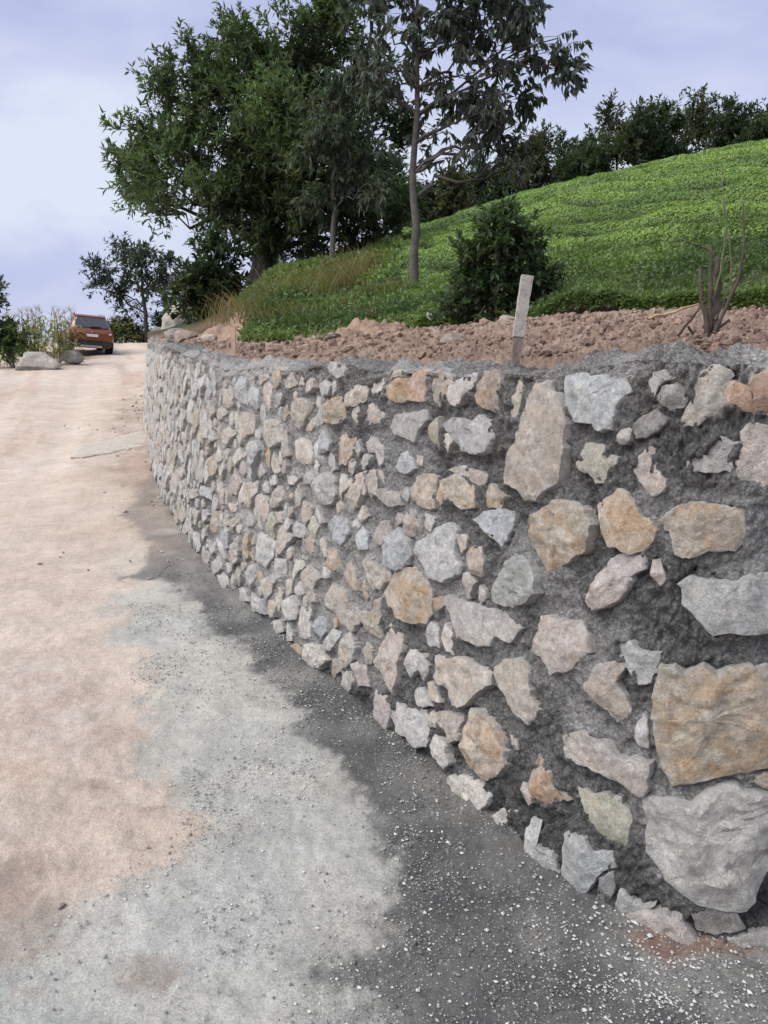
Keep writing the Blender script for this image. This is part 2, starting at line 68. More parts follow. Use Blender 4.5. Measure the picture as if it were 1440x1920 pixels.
ZONES = {"grit":[[-1.45,6.4],[-1.85,6.69],[-1.81,6.04],[-1.82,5.12],[-1.61,4.62],[-1.4,4.0],[-1.17,3.34],[-0.96,2.85],[-0.8,2.54],[-0.69,2.33],[-0.71,2.19],[-0.83,2.06],[-0.88,1.91],[-0.95,1.83],[-0.99,1.74],[-1.16,1.56],[-0.84,0.92],[1.38,0.92],[1.81,1.79],[1.09,1.95],[0.57,2.19],[-0.05,3.34],[-0.87,4.83]],"wet":[[-2.81,9.6],[-2.62,8.02],[-2.44,7.13],[-2.02,6.4],[-1.83,5.73],[-1.8,5.06],[-1.53,5.06],[-1.09,4.52],[-1.0,4.16],[-0.77,3.93],[-0.56,3.46],[-0.37,3.15],[-0.37,2.98],[-0.23,2.77],[-0.12,2.54],[-0.05,2.3],[0.01,2.14],[0.03,1.97],[0.04,1.83],[-0.01,1.77],[-0.14,1.7],[-0.03,1.65],[-0.04,1.56],[0.03,0.98],[1.38,0.92],[1.86,1.85],[1.09,1.95],[0.57,2.19],[-0.05,3.34],[-0.87,4.83],[-2.0,7.48]],"dry":[[-2.09,5.58],[-2.08,5.96],[-1.86,5.89],[-1.76,5.44],[-1.79,5.15]],"damp":[[-1.09,2.3],[-1.0,2.54],[-0.76,2.51],[-0.74,2.35],[-0.89,2.22],[-0.97,2.09],[-1.01,1.77],[-1.11,1.75],[-1.26,2.09]],"spot":[[-0.67,1.74],[-0.6,1.75],[-0.54,1.71],[-0.56,1.67],[-0.63,1.67]],"pale":[[-1.67,3.34],[-1.67,3.61],[-1.38,3.4],[-1.15,2.98],[-1.19,2.77],[-1.41,2.85]],"rubble":[[-7.32,24.96],[-5.36,15.87],[-4.29,11.9],[-3.26,9.24],[-2.7,8.02],[-2.04,7.24],[-2.62,8.9],[-3.43,11.35],[-4.56,15.04]],"red":[[0.62,1.82],[0.65,1.74],[0.73,1.69],[0.84,1.71],[0.99,1.73],[1.21,1.74],[1.34,1.95],[0.88,1.95]]}
SLAB = [[-4.27,10.49],[-4.5,11.2],[-4.5,11.57],[-4.36,12.21],[-4.22,12.71],[-4.06,13.24],[-3.77,12.32],[-3.54,11.57],[-3.67,11.3],[-3.78,11.1],[-3.87,10.82],[-3.99,10.63],[-4.1,10.49]]
TERR = [[-0.3,14.224,2.022,14.6,2.021,18.0,2.29],[-0.275,13.239,1.952,14.165,2.022,17.868,2.343],[-0.25,9.222,1.803,13.021,1.983,17.501,2.417],[-0.225,7.576,1.73,11.877,1.945,17.135,2.492],[-0.2,6.632,1.667,10.972,1.895,16.541,2.646],[-0.175,5.945,1.619,10.185,1.839,16.133,2.88],[-0.15,5.431,1.579,9.8,1.819,16.655,3.208],[-0.125,5.079,1.559,9.8,1.834,17.317,3.505],[-0.1,4.8,1.556,9.769,1.854,18.25,3.744],[-0.075,4.545,1.558,9.677,1.883,19.64,4.055],[-0.05,4.31,1.562,9.58,1.911,22.921,4.661],[-0.025,4.097,1.566,9.456,1.928,26.136,5.266],[0.0,3.912,1.568,9.333,1.946,28.341,5.854],[0.025,3.749,1.569,9.21,1.964,30.547,6.442],[0.05,3.6,1.569,9.103,1.978,32.752,7.03],[0.075,3.464,1.567,8.994,1.992,33.0,7.299],[0.1,3.337,1.566,8.775,1.999,33.0,7.527],[0.125,3.217,1.563,8.557,2.005,32.899,7.739],[0.15,3.107,1.561,8.339,2.012,32.515,7.904],[0.175,3.002,1.56,8.12,2.018,32.131,8.07],[0.2,2.903,1.558,7.96,2.024,31.746,8.191],[0.225,2.808,1.558,7.87,2.03,31.36,8.289],[0.25,2.72,1.558,7.781,2.035,31.0,8.389],[0.275,2.635,1.558,7.692,2.041,31.0,8.522],[0.3,2.558,1.56,7.602,2.046,31.0,8.654],[0.325,2.483,1.562,7.513,2.052,30.813,8.759],[0.35,2.416,1.564,7.424,2.058,30.424,8.833],[0.375,2.353,1.566,7.342,2.055,30.034,8.907],[0.4,2.298,1.57,7.264,2.05,30.0,9.025],[0.425,2.253,1.575,7.186,2.044,30.0,9.147],[0.45,2.232,1.583,7.108,2.039,30.0,9.269],[0.475,2.223,1.586,7.03,2.034,30.0,9.378],[0.5,2.219,1.587,6.956,2.028,30.0,9.46],[0.525,2.216,1.588,6.884,2.024,30.0,9.541],[0.55,2.216,1.588,6.813,2.019,30.0,9.623],[0.575,2.215,1.589,6.741,2.014,30.0,9.705],[0.6,2.217,1.589,6.67,2.009,30.0,9.787],[0.625,2.218,1.589,6.598,2.004,30.0,9.868],[0.65,2.22,1.59,6.527,1.999,30.0,9.92],[0.675,2.223,1.59,6.481,1.997,30.0,9.958],[0.7,2.226,1.59,6.45,1.996,30.0,9.995],[0.725,2.23,1.59,6.419,1.995,30.0,10.033],[0.75,2.235,1.59,6.388,1.995,30.0,10.07],[0.775,2.24,1.59,6.357,1.994,30.0,10.108],[0.8,2.246,1.59,6.326,1.993,30.0,10.145],[0.825,2.252,1.59,6.295,1.993,30.0,10.183],[0.85,2.258,1.591,6.263,1.992,30.0,10.22],[0.875,2.266,1.591,6.232,1.991,30.0,10.258],[0.9,2.273,1.591,6.201,1.991,30.0,10.295],[0.925,2.282,1.591,6.17,1.99,30.0,10.333],[0.95,2.291,1.591,6.139,1.989,30.0,10.37],[0.975,2.302,1.592,6.108,1.989,30.0,10.408],[1.0,2.314,1.592,6.077,1.988,30.0,10.445]]
TR = {"drooping":{"base":[0.44,11.88,2.72],"top":[0.48,11.88,7.4],"blobs":[[-0.15,12.06,6.33,0.45],[-0.23,12.01,5.85,0.33],[0.15,11.89,5.71,0.37],[0.3,11.76,6.47,0.45],[0.97,11.53,6.33,0.62],[1.57,11.79,6.33,0.58],[1.99,11.82,6.06,0.51],[2.41,11.71,6.05,0.3],[2.36,11.68,5.71,0.35],[1.82,12.26,5.51,0.59],[1.21,12.0,5.65,0.62],[0.75,11.73,5.99,0.45],[1.38,11.84,5.12,0.45],[1.9,12.11,5.05,0.38],[0.91,12.05,5.29,0.33],[1.65,12.03,4.76,0.35],[0.15,11.83,5.29,0.33],[-0.15,11.88,5.47,0.33],[0.73,11.94,4.83,0.26],[0.44,11.46,7.01,0.74],[1.18,11.94,7.01,0.82],[-0.15,11.74,6.94,0.49],[1.78,12.16,6.87,0.58],[1.08,11.77,4.58,0.21],[1.85,11.94,4.51,0.25]]},"big":{"base":[-3.16,20.6,3.91],"top":[-2.36,20.6,8.77],"blobs":[[-5.22,20.18,6.55,0.98],[-5.96,19.34,6.81,0.6],[-6.07,19.98,6.07,0.6],[-5.76,19.92,5.44,0.54],[-4.68,18.61,5.83,1.29],[-3.96,19.96,7.79,1.09],[-4.47,19.14,8.42,0.57],[-3.37,19.61,8.54,1.06],[-2.49,19.5,8.71,1.01],[-1.55,19.15,8.88,0.95],[-1.11,19.44,9.22,0.57],[-2.02,20.37,7.5,1.56],[-3.17,19.04,6.79,1.9],[-1.53,18.76,6.07,1.5],[-0.76,19.95,7.61,1.09],[-2.32,19.51,5.22,1.09],[-0.38,20.12,6.07,1.09],[-4.92,19.23,7.38,0.88],[-0.25,19.42,8.19,0.63],[-3.22,20.06,5.22,0.95],[-1.29,19.61,4.98,0.95],[-0.26,19.61,4.98,0.82],[-4.13,19.28,5.22,0.75],[-0.81,19.05,8.59,0.71],[0.0,20.17,7.03,0.82],[0.13,19.15,5.47,0.68],[-1.95,20.05,4.61,0.82],[-2.85,19.46,4.86,0.68],[-3.14,20.29,5.95,0.95],[-2.56,19.47,6.07,0.82],[-3.71,20.26,6.07,0.95],[-2.22,19.69,6.91,0.95]]},"slim":{"base":[-1.07,16.46,3.54],"top":[-0.97,16.5,6.95],"blobs":[[-1.06,16.26,6.26,0.57],[-1.27,16.68,6.7,0.46],[-0.64,16.66,6.06,0.57],[-0.86,16.65,5.36,0.51],[-0.21,16.47,5.76,0.46],[-1.39,16.3,5.66,0.46],[-0.69,16.6,6.75,0.46],[-0.32,16.21,5.15,0.46],[-1.19,16.64,4.85,0.46],[-0.84,16.59,7.14,0.4]]},"far":{"base":[-13.2,44.0,2.58],"top":[-13.37,44.0,7.86],"blobs":[[-15.24,43.84,6.96,0.79],[-14.25,44.38,7.75,0.79],[-13.13,43.55,7.86,0.92],[-12.07,43.88,7.02,0.67],[-14.78,44.38,5.89,0.79],[-12.87,43.85,6.32,0.79],[-15.72,44.15,5.95,0.43],[-11.68,44.07,6.51,0.37],[-14.2,44.3,4.75,0.43]]},"farthin":{"base":[-13.01,46.0,2.78],"top":[-12.53,46.0,6.68],"blobs":[[-12.96,46.55,5.49,0.7],[-12.38,46.21,5.94,0.57],[-13.16,46.25,6.38,0.51],[-12.21,45.75,5.04,0.45]]},"edge":{"base":[-13.71,27.0,1.55],"top":[-13.28,27.0,4.21],"blobs":[[-13.66,27.14,3.78,0.41],[-13.16,27.1,4.07,0.19],[-14.01,26.91,3.16,0.56],[-13.27,27.01,3.34,0.17],[-13.33,26.99,4.25,0.19]]},"ridge":[{"base":[0.68,40.79,5.46],"top":[0.67,40.79,10.4],"blobs":[[0.56,41.03,10.57,0.41],[0.27,41.09,9.95,0.57],[0.8,40.27,9.32,0.9],[1.19,40.82,8.69,0.67],[1.37,40.57,8.06,0.57],[1.2,40.79,7.42,0.55],[0.5,40.84,6.78,0.52]]},{"base":[1.95,36.53,6.32],"top":[1.91,36.53,9.14],"blobs":[[2.11,36.69,9.29,0.34],[1.88,36.47,9.01,0.39],[1.47,36.61,8.72,0.52],[1.75,36.85,8.44,0.84],[2.42,36.53,8.15,0.62],[1.86,36.74,7.87,0.69],[2.51,36.71,7.58,0.56]]},{"base":[3.12,36.03,6.64],"top":[3.06,36.03,9.64],"blobs":[[2.84,35.97,9.78,0.27],[2.88,36.16,9.46,0.39],[2.71,35.91,9.15,0.46],[3.17,36.4,8.84,0.72],[2.91,35.81,8.52,0.5],[2.98,36.39,8.21,0.61],[3.49,36.03,7.89,0.7]]},{"base":[4.75,39.63,6.94],"top":[4.65,39.63,10.82],"blobs":[[4.67,39.67,11.0,0.42],[4.65,39.62,10.54,0.47],[4.17,39.77,10.09,0.78],[4.65,39.24,9.63,0.97],[3.96,39.69,9.17,0.78],[4.68,39.85,8.7,0.8],[5.16,39.25,8.24,0.77]]},{"base":[6.41,40.95,7.19],"top":[6.26,40.95,11.44],"blobs":[[6.41,41.11,11.61,0.57],[6.11,40.95,11.1,0.59],[6.05,40.99,10.58,0.51],[5.72,40.9,10.07,0.63],[6.83,40.75,9.55,0.56],[6.64,40.94,9.03,0.59],[5.56,41.34,8.51,0.57]]},{"base":[7.15,37.01,7.4],"top":[6.95,37.01,11.39],"blobs":[[7.07,37.22,11.54,0.34],[6.74,36.81,11.06,0.49],[6.61,37.15,10.59,0.82],[6.85,37.37,10.11,0.54],[6.38,36.71,9.63,0.46],[6.62,37.35,9.14,0.6],[7.22,36.87,8.66,0.82]]},{"base":[9.03,39.91,7.53],"top":[8.8,39.91,11.78],"blobs":[[8.71,39.62,11.93,0.41],[8.83,39.77,11.42,0.4],[9.07,39.59,10.91,0.74],[8.85,39.49,10.39,0.6],[9.43,39.95,9.87,0.56],[9.44,39.85,9.35,0.58],[8.73,39.49,8.83,0.56]]},{"base":[9.43,36.78,7.68],"top":[9.18,36.78,11.2],"blobs":[[9.37,36.95,11.34,0.27],[9.11,37.22,10.94,0.62],[8.9,36.41,10.54,0.54],[9.52,36.8,10.14,0.42],[8.76,36.42,9.74,0.71],[9.51,36.71,9.34,0.48],[9.26,36.96,8.94,0.47]]},{"base":[11.46,39.57,7.86],"top":[11.07,39.57,13.39],"blobs":[[10.85,39.62,13.58,0.46],[11.04,39.89,12.85,0.65],[11.35,39.19,12.13,0.97],[10.96,39.32,11.39,0.84],[10.52,40.03,10.65,0.75],[12.1,39.57,9.91,0.82],[11.43,40.2,9.16,0.87]]},{"base":[11.85,36.69,7.99],"top":[11.47,36.69,12.26],"blobs":[[11.6,36.8,12.4,0.36],[11.47,36.39,11.88,0.63],[11.22,36.85,11.36,0.6],[11.31,36.41,10.84,0.56],[11.96,36.58,10.31,0.55],[12.0,36.39,9.78,0.41],[12.41,36.18,9.25,0.75]]},{"base":[13.18,36.79,8.1],"top":[12.75,36.79,12.4],"blobs":[[12.59,36.59,12.53,0.43],[12.61,37.23,12.01,0.58],[12.42,36.7,11.49,0.41],[12.43,36.87,10.96,0.76],[13.24,36.83,10.43,0.39],[13.47,36.63,9.89,0.47],[12.61,37.01,9.36,0.59]]},{"base":[16.09,40.96,8.27],"top":[15.5,40.96,14.46],"blobs":[[15.55,41.01,14.65,0.38],[15.83,40.64,13.82,0.77],[15.6,41.25,12.99,0.9],[15.35,41.56,12.15,0.76],[15.76,41.34,11.3,0.6],[15.97,41.27,10.44,0.65],[15.35,40.69,9.58,1.01]]},{"base":[16.45,38.92,8.42],"top":[15.9,38.92,13.24],"blobs":[[15.93,38.71,13.38,0.28],[16.06,38.74,12.77,0.52],[16.0,38.65,12.17,0.69],[15.61,38.63,11.56,0.52],[16.66,39.16,10.94,0.52],[15.8,39.24,10.33,0.44],[15.9,39.32,9.7,0.62]]},{"base":[17.3,38.2,8.57],"top":[16.76,38.2,12.51],"blobs":[[16.5,38.4,12.66,0.38],[16.8,38.59,12.2,0.52],[17.04,37.62,11.73,0.77],[17.31,37.86,11.26,0.68],[16.56,38.1,10.79,0.82],[17.52,38.25,10.32,0.5],[16.5,38.52,9.84,0.72]]},{"base":[18.72,38.78,8.67],"top":[18.12,38.78,12.91],"blobs":[[18.11,39.01,13.07,0.35],[18.26,38.39,12.55,0.6],[18.62,38.61,12.04,0.55],[17.82,38.77,11.52,0.64],[18.06,38.7,11.0,0.65],[17.84,38.44,10.47,0.75],[18.94,38.95,9.95,0.46]]},{"base":[20.87,40.2,8.79],"top":[20.19,40.2,13.38],"blobs":[[20.0,40.01,13.56,0.38],[20.25,40.57,12.99,0.52],[20.77,40.29,12.42,0.95],[20.78,40.29,11.84,0.77],[20.84,40.65,11.26,0.72],[20.39,40.01,10.68,0.58],[19.61,39.53,10.09,0.85]]}],"shrub":{"base":[1.21,8.58,2.06],"blobs":[[1.05,8.5,2.86,0.18],[1.19,8.57,3.02,0.15],[1.37,8.46,2.78,0.21],[0.97,8.5,2.59,0.21],[1.29,8.68,2.45,0.26],[1.56,8.55,2.53,0.17],[1.12,8.52,2.26,0.25],[1.47,8.5,2.23,0.19],[1.25,8.59,2.73,0.18],[0.88,8.68,2.23,0.13],[1.62,8.52,2.29,0.12],[0.75,8.63,2.15,0.1]]},"rootshrub":{"base":[-3.67,17.0,2.56],"blobs":[[-3.63,17.21,3.45,0.47],[-3.82,17.07,3.01,0.41],[-3.31,17.03,3.01,0.41],[-3.5,17.01,3.88,0.33],[-3.98,16.84,3.23,0.26]]},"leftshrub":{"base":[-12.79,27.0,1.55],"blobs":[[-13.14,27.04,2.77,0.34],[-12.67,27.23,2.27,0.3],[-13.16,27.14,2.18,0.37],[-12.49,26.99,2.63,0.17],[-13.68,26.95,2.45,0.56]]},"hedge1":{"base":[-10.14,40.0,3.41],"blobs":[[-10.36,40.3,4.33,0.5],[-9.68,39.56,4.46,0.55],[-9.01,39.76,4.51,0.5],[-9.98,40.45,3.94,0.61],[-9.17,40.14,3.94,0.55]]},"hedge2":{"base":[-14.47,44.0,2.72],"blobs":[[-14.88,44.79,3.62,0.56],[-14.14,44.53,3.47,0.49],[-15.21,44.18,3.18,0.43],[-12.63,44.53,3.62,0.56],[-11.87,44.62,3.77,0.56],[-11.27,44.13,3.68,0.56],[-13.55,44.49,3.27,0.43]]}}
PT = {"stake":[0.5,3.06,1.55],"stake_top":[1.81,10.12,2.69],"twig":[1.28,3.12,1.65],"litter":[0.65,9.12,2.02],"mound":[-0.18,8.84,1.89],"mound2":[-1.85,10.48,1.9],"stickA":[0.97,8.48,1.99],"stickB":[1.53,5.96,1.87],"tuft1":[-1.69,11.38,2.23],"tuft2":[-0.63,14.58,3.18],"tuft3":[2.19,8.36,2.27],"rock1":[0.41,4.88,1.68],"car":[-13.34,35.71,2.27],"block":[-11.7,26.19,1.48]}
STAKE = [[0.459,2.78,1.55],[0.501,2.8,1.866]]
STAKE2 = [[-1.196,6.25,1.592],[-1.194,6.25,1.861]]
STICKS = [["dark twig leaning on the dark shrub at its foot",[[0.919,8.4,1.974],[1.089,8.45,2.219]],0.012,"k"],["short pale stick leaning beside the dark twig at the shrub foot",[[1.111,8.5,2.068],[1.08,8.5,2.157]],0.016,"w"],["long pale stick lying on the soil left of the sapling",[[1.534,4.6,1.83],[1.862,4.7,1.922]],0.01,"d"],["thin dark stick propped between soil and sapling stems",[[1.222,3.35,1.65],[1.273,3.2,1.787]],0.006,"k"]]
SAPLING = {"base":[1.279,3.12,1.652],"stems":[[[[1.282,3.12,1.612],[1.264,3.12,1.756],[1.247,3.12,1.817],[1.238,3.14,1.94]],0.016,0.008,0],[[[1.28,3.12,1.633],[1.287,3.12,1.736],[1.28,3.12,1.858],[1.263,3.12,2.013]],0.018,0.01,0],[[[1.285,3.12,1.654],[1.323,3.15,1.789],[1.322,3.16,1.902],[1.316,3.17,1.981]],0.022,0.015,0],[[[1.286,3.12,1.644],[1.316,3.1,1.735],[1.364,3.09,1.855],[1.381,3.08,1.992],[1.366,3.09,2.168]],0.014,0.004,0],[[[1.304,3.12,1.736],[1.371,3.17,1.822],[1.377,3.18,1.986],[1.346,3.18,2.106],[1.316,3.2,2.328]],0.009,0.0025,1],[[[1.287,3.12,1.817],[1.321,3.14,1.94],[1.336,3.14,2.06],[1.3,3.12,2.193]],0.008,0.003,1],[[[1.265,3.12,1.998],[1.212,3.1,2.014],[1.124,3.09,2.04]],0.006,0.003,1],[[[1.279,3.12,1.654],[1.317,3.12,1.705],[1.371,3.14,1.737]],0.013,0.008,0],[[[1.272,3.12,1.654],[1.216,3.1,1.684],[1.185,3.09,1.71]],0.011,0.006,0]]}
CORN = [[-11.39,28.9,1.77,"l"],[-15.86,32.93,1.13,"l"],[-16.14,33.99,1.61,"l"],[-14.57,33.46,1.69,"l"],[-15.09,34.13,1.5,"l"],[-12.91,31.45,1.13,"l"],[-15.21,33.85,1.72,"l"],[-13.44,29.45,1.53,"l"],[-13.52,30.06,1.52,"l"],[-13.58,32.25,1.61,"l"],[-13.85,33.11,1.47,"l"],[-13.18,29.63,1.25,"l"],[-13.85,30.4,1.17,"l"],[-13.7,29.79,1.54,"l"],[-14.24,32.49,1.5,"l"],[-12.09,28.65,1.21,"l"],[-13.95,31.42,1.48,"l"],[-15.65,33.8,1.44,"l"],[-14.82,30.78,1.46,"l"],[-13.28,29.17,1.22,"l"],[-15.81,33.24,1.47,"l"],[-14.47,32.9,1.77,"l"],[-13.89,31.48,1.49,"l"],[-14.03,28.57,1.49,"l"],[-13.62,30.68,1.71,"l"],[-14.95,32.87,1.18,"l"],[-11.77,28.51,1.58,"l"],[-14.91,33.79,1.35,"l"],[-13.47,32.98,1.73,"l"],[-12.56,32.12,1.35,"l"],[-16.01,34.37,1.01,"l"],[-14.42,31.68,1.74,"l"],[-13.49,32.68,1.61,"l"],[-13.05,32.06,1.12,"l"],[-11.86,29.15,1.64,"l"],[-11.59,28.71,1.71,"l"],[-13.4,33.77,1.58,"l"],[-13.11,28.75,1.71,"l"],[-15.85,32.32,1.35,"l"],[-16.16,33.92,1.41,"l"],[-14.09,32.81,1.63,"l"],[-12.75,31.17,1.45,"l"],[-14.42,30.16,1.49,"l"],[-13.13,31.47,1.4,"l"],[-12.85,31.12,1.78,"l"],[-15.0,34.64,1.74,"l"],[-14.83,44.96,0.94,"r"],[-15.3,44.54,1.19,"r"],[-15.18,44.01,1.11,"r"],[-15.03,45.83,1.14,"r"],[-13.63,44.05,0.7,"r"],[-14.86,45.34,0.7,"r"],[-13.7,43.44,0.65,"r"],[-15.49,45.2,1.23,"r"],[-14.59,43.4,0.82,"r"],[-14.99,44.7,1.1,"r"],[-15.19,45.7,0.88,"r"],[-14.87,45.18,0.61,"r"],[-14.5,43.33,1.06,"r"],[-15.12,44.22,0.76,"r"],[-13.76,43.32,1.11,"r"],[-15.2,45.53,0.95,"r"],[-14.34,43.87,0.87,"r"],[-14.27,44.01,0.84,"r"]]

random.seed(7)
rng = np.random.default_rng(11)
COL = scene.collection
# ------------------------------------------------------------------ helpers
def link(o, parent=None):
    COL.objects.link(o)
    if parent is not None: o.parent = parent
    return o
def tag(o, label=None, cat=None, group=None, kind=None):
    if label: o['label'] = label
    if cat: o['category'] = cat
    if group: o['group'] = group
    if kind: o['kind'] = kind
    return o
def empty(name, loc=(0, 0, 0)):
    o = bpy.data.objects.new(name, None); o.location = loc; o.empty_display_size = 0.1
    return link(o)
def mesh_np(name, V, F, attrs=None, smooth=True, mat=None):
    """V (n,3); F (m,3|4) array or list of such arrays"""
    Fs = F if isinstance(F, list) else [F]
    me = bpy.data.meshes.new(name)
    V = np.asarray(V, np.float32)
    me.vertices.add(len(V)); me.vertices.foreach_set('co', V.ravel())
    idx = np.concatenate([np.asarray(f, np.int32).ravel() for f in Fs if len(f)])
    tot = np.concatenate([np.full(len(f), np.asarray(f).shape[1], np.int32) for f in Fs if len(f)])
    st = np.r_[0, np.cumsum(tot)[:-1]].astype(np.int32)
    me.loops.add(len(idx)); me.loops.foreach_set('vertex_index', idx)
    me.polygons.add(len(tot)); me.polygons.foreach_set('loop_start', st); me.polygons.foreach_set('loop_total', tot)
    me.polygons.foreach_set('use_smooth', np.full(len(tot), smooth, bool))
    for k, a in (attrs or {}).items():
        a = np.asarray(a, np.float32)
        if a.ndim == 1:
            at = me.attributes.new(k, 'FLOAT', 'POINT'); at.data.foreach_set('value', a)
        else:
            if a.shape[1] == 3: a = np.c_[a, np.ones(len(a), np.float32)]
            at = me.attributes.new(k, 'FLOAT_COLOR', 'POINT'); at.data.foreach_set('color', a.ravel())
    me.update(calc_edges=True); me.validate()
    if mat: me.materials.append(mat)
    return me
def obj(name, me, parent=None, loc=None):
    o = bpy.data.objects.new(name, me)
    if loc is not None: o.location = loc
    return link(o, parent)
def _hash(ix, iy, iz):
    h = (ix * 374761393 + iy * 668265263 + iz * 2147483647 + 974634777) & 0xffffffff
    h = ((h ^ (h >> 13)) * 1274126177) & 0xffffffff
    h = ((h ^ (h >> 15)) * 2246822519) & 0xffffffff
    return ((h ^ (h >> 16)) & 0xffffff) / 8388607.5 - 1.0
def vnoise(P):
    P = np.asarray(P, float); i = np.floor(P).astype(np.int64); f = P - i
    f = f * f * f * (f * (f * 6 - 15) + 10)
    out = 0
    for dx in (0, 1):
        wx = f[..., 0] if dx else 1 - f[..., 0]
        for dy in (0, 1):
            wy = f[..., 1] if dy else 1 - f[..., 1]
            for dz in (0, 1):
                wz = f[..., 2] if dz else 1 - f[..., 2]
                out = out + wx * wy * wz * _hash(i[..., 0] + dx, i[..., 1] + dy, i[..., 2] + dz)
    return out
def fbm(P, scale, octs=4, gain=.5, seed=0):
    P = np.asarray(P, float) * scale + seed * 17.31; a, s = 1.0, 0.0
    for k in range(octs):
        s = s + a * vnoise(P); P = P * 2.03 + 5.7; a *= gain
    return s
def sstep(a, b, x):
    t = np.clip((x - a) / (b - a), 0, 1); return t * t * (3 - 2 * t)
def grid_faces(nr, nc, flip=False):
    i = np.arange(nr - 1)[:, None] * nc + np.arange(nc - 1)[None, :]
    f = np.stack([i, i + 1, i + nc + 1, i + nc], -1).reshape(-1, 4)
    return f[:, ::-1] if flip else f
def poly_sdf(P, poly):
    """signed distance, negative inside"""
    poly = np.asarray(poly, float); x, y = P[:, 0], P[:, 1]
    d2 = np.full(len(P), 1e9); ins = np.zeros(len(P), bool); n = len(poly)
    for i in range(n):
        a, b = poly[i], poly[(i + 1) % n]; e = b - a
        t = np.clip(((x - a[0]) * e[0] + (y - a[1]) * e[1]) / max(e @ e, 1e-12), 0, 1)
        d2 = np.minimum(d2, (x - a[0] - t * e[0]) ** 2 + (y - a[1] - t * e[1]) ** 2)
        if a[1] != b[1]:
            ins ^= ((a[1] > y) != (b[1] > y)) & (x < e[0] * (y - a[1]) / e[1] + a[0])
    d = np.sqrt(d2); return np.where(ins, -d, d)

# ------------------------------------------------------------------ materials
def mat_new(name):
    m = bpy.data.materials.new(name); m.use_nodes = True
    nt = m.node_tree; nt.nodes.clear(); return m, nt.nodes, nt.links
def principled(name, col=(.5, .5, .5), rough=.8, metal=0, spec=.5, attr=None, noise=None, bump=None, coat=0, trans=0):
    """noise: (scale, strength 0..1); bump: list of (scale, distance)"""
    m, n, l = mat_new(name)
    b = N(n, 'ShaderNodeBsdfPrincipled'); o = N(n, 'ShaderNodeOutputMaterial'); l.new(b.outputs[0], o.inputs[0])
    b.inputs['Roughness'].default_value = rough; b.inputs['Metallic'].default_value = metal
    b.inputs['Specular IOR Level'].default_value = spec; b.inputs['Coat Weight'].default_value = coat
    b.inputs['Base Color'].default_value = (*col, 1)
    geo = N(n, 'ShaderNodeNewGeometry'); src = None
    if attr:
        a = N(n, 'ShaderNodeAttribute', attribute_name=attr); src = a.outputs['Color']
    if noise:
        for sc, st in (noise if isinstance(noise, list) else [noise]):
            z = N(n, 'ShaderNodeTexNoise', Scale=sc, Detail=5.0, Roughness=.65); l.new(geo.outputs['Position'], z.inputs['Vector'])
            mr = N(n, 'ShaderNodeMapRange'); mr.inputs['From Min'].default_value = .3; mr.inputs['From Max'].default_value = .7
            mr.inputs['To Min'].default_value = 1 - st; mr.inputs['To Max'].default_value = 1 + st
            l.new(z.outputs['Fac'], mr.inputs['Value'])
            mx = N(n, 'ShaderNodeVectorMath', operation='SCALE')
            if src: l.new(src, mx.inputs[0])
            else: mx.inputs[0].default_value = col
            l.new(mr.outputs[0], mx.inputs['Scale']); src = mx.outputs[0]
    if src: l.new(src, b.inputs['Base Color'])
    prev = None
    for sc, dist in (bump or []):
        z = N(n, 'ShaderNodeTexNoise', Scale=sc, Detail=6.0, Roughness=.7); l.new(geo.outputs['Position'], z.inputs['Vector'])
        bp = N(n, 'ShaderNodeBump', Distance=dist, Strength=1.0); l.new(z.outputs['Fac'], bp.inputs['Height'])
        if prev: l.new(prev, bp.inputs['Normal'])
        prev = bp.outputs[0]
    if prev: l.new(prev, b.inputs['Normal'])
    return m
def leaf_mat(name, trans=.3, rough=.5, spec=.35):
    m, n, l = mat_new(name)
    a = N(n, 'ShaderNodeAttribute', attribute_name='Col')
    b = N(n, 'ShaderNodeBsdfPrincipled'); b.inputs['Roughness'].default_value = rough; b.inputs['Specular IOR Level'].default_value = spec
    t = N(n, 'ShaderNodeBsdfTranslucent'); mx = N(n, 'ShaderNodeMixShader', Fac=trans); o = N(n, 'ShaderNodeOutputMaterial')
    sc = N(n, 'ShaderNodeVectorMath', operation='MULTIPLY'); sc.inputs[1].default_value = (1.3, 1.5, .6)
    l.new(a.outputs['Color'], b.inputs['Base Color']); l.new(a.outputs['Color'], sc.inputs[0]); l.new(sc.outputs[0], t.inputs[0])
    l.new(b.outputs[0], mx.inputs[1]); l.new(t.outputs[0], mx.inputs[2]); l.new(mx.outputs[0], o.inputs[0])
    return m
M_LEAF = leaf_mat('leaf', trans=.38)
M_TEA = leaf_mat('tea_leaf', trans=.25, rough=.45)
M_BARK = principled('bark', (.085, .075, .066), .9, noise=[(9, .35), (45, .3)], bump=[(30, .012), (120, .004)])
M_BARK_D = principled('bark_dark', (.045, .040, .036), .9, noise=[(9, .35)], bump=[(30, .012)])

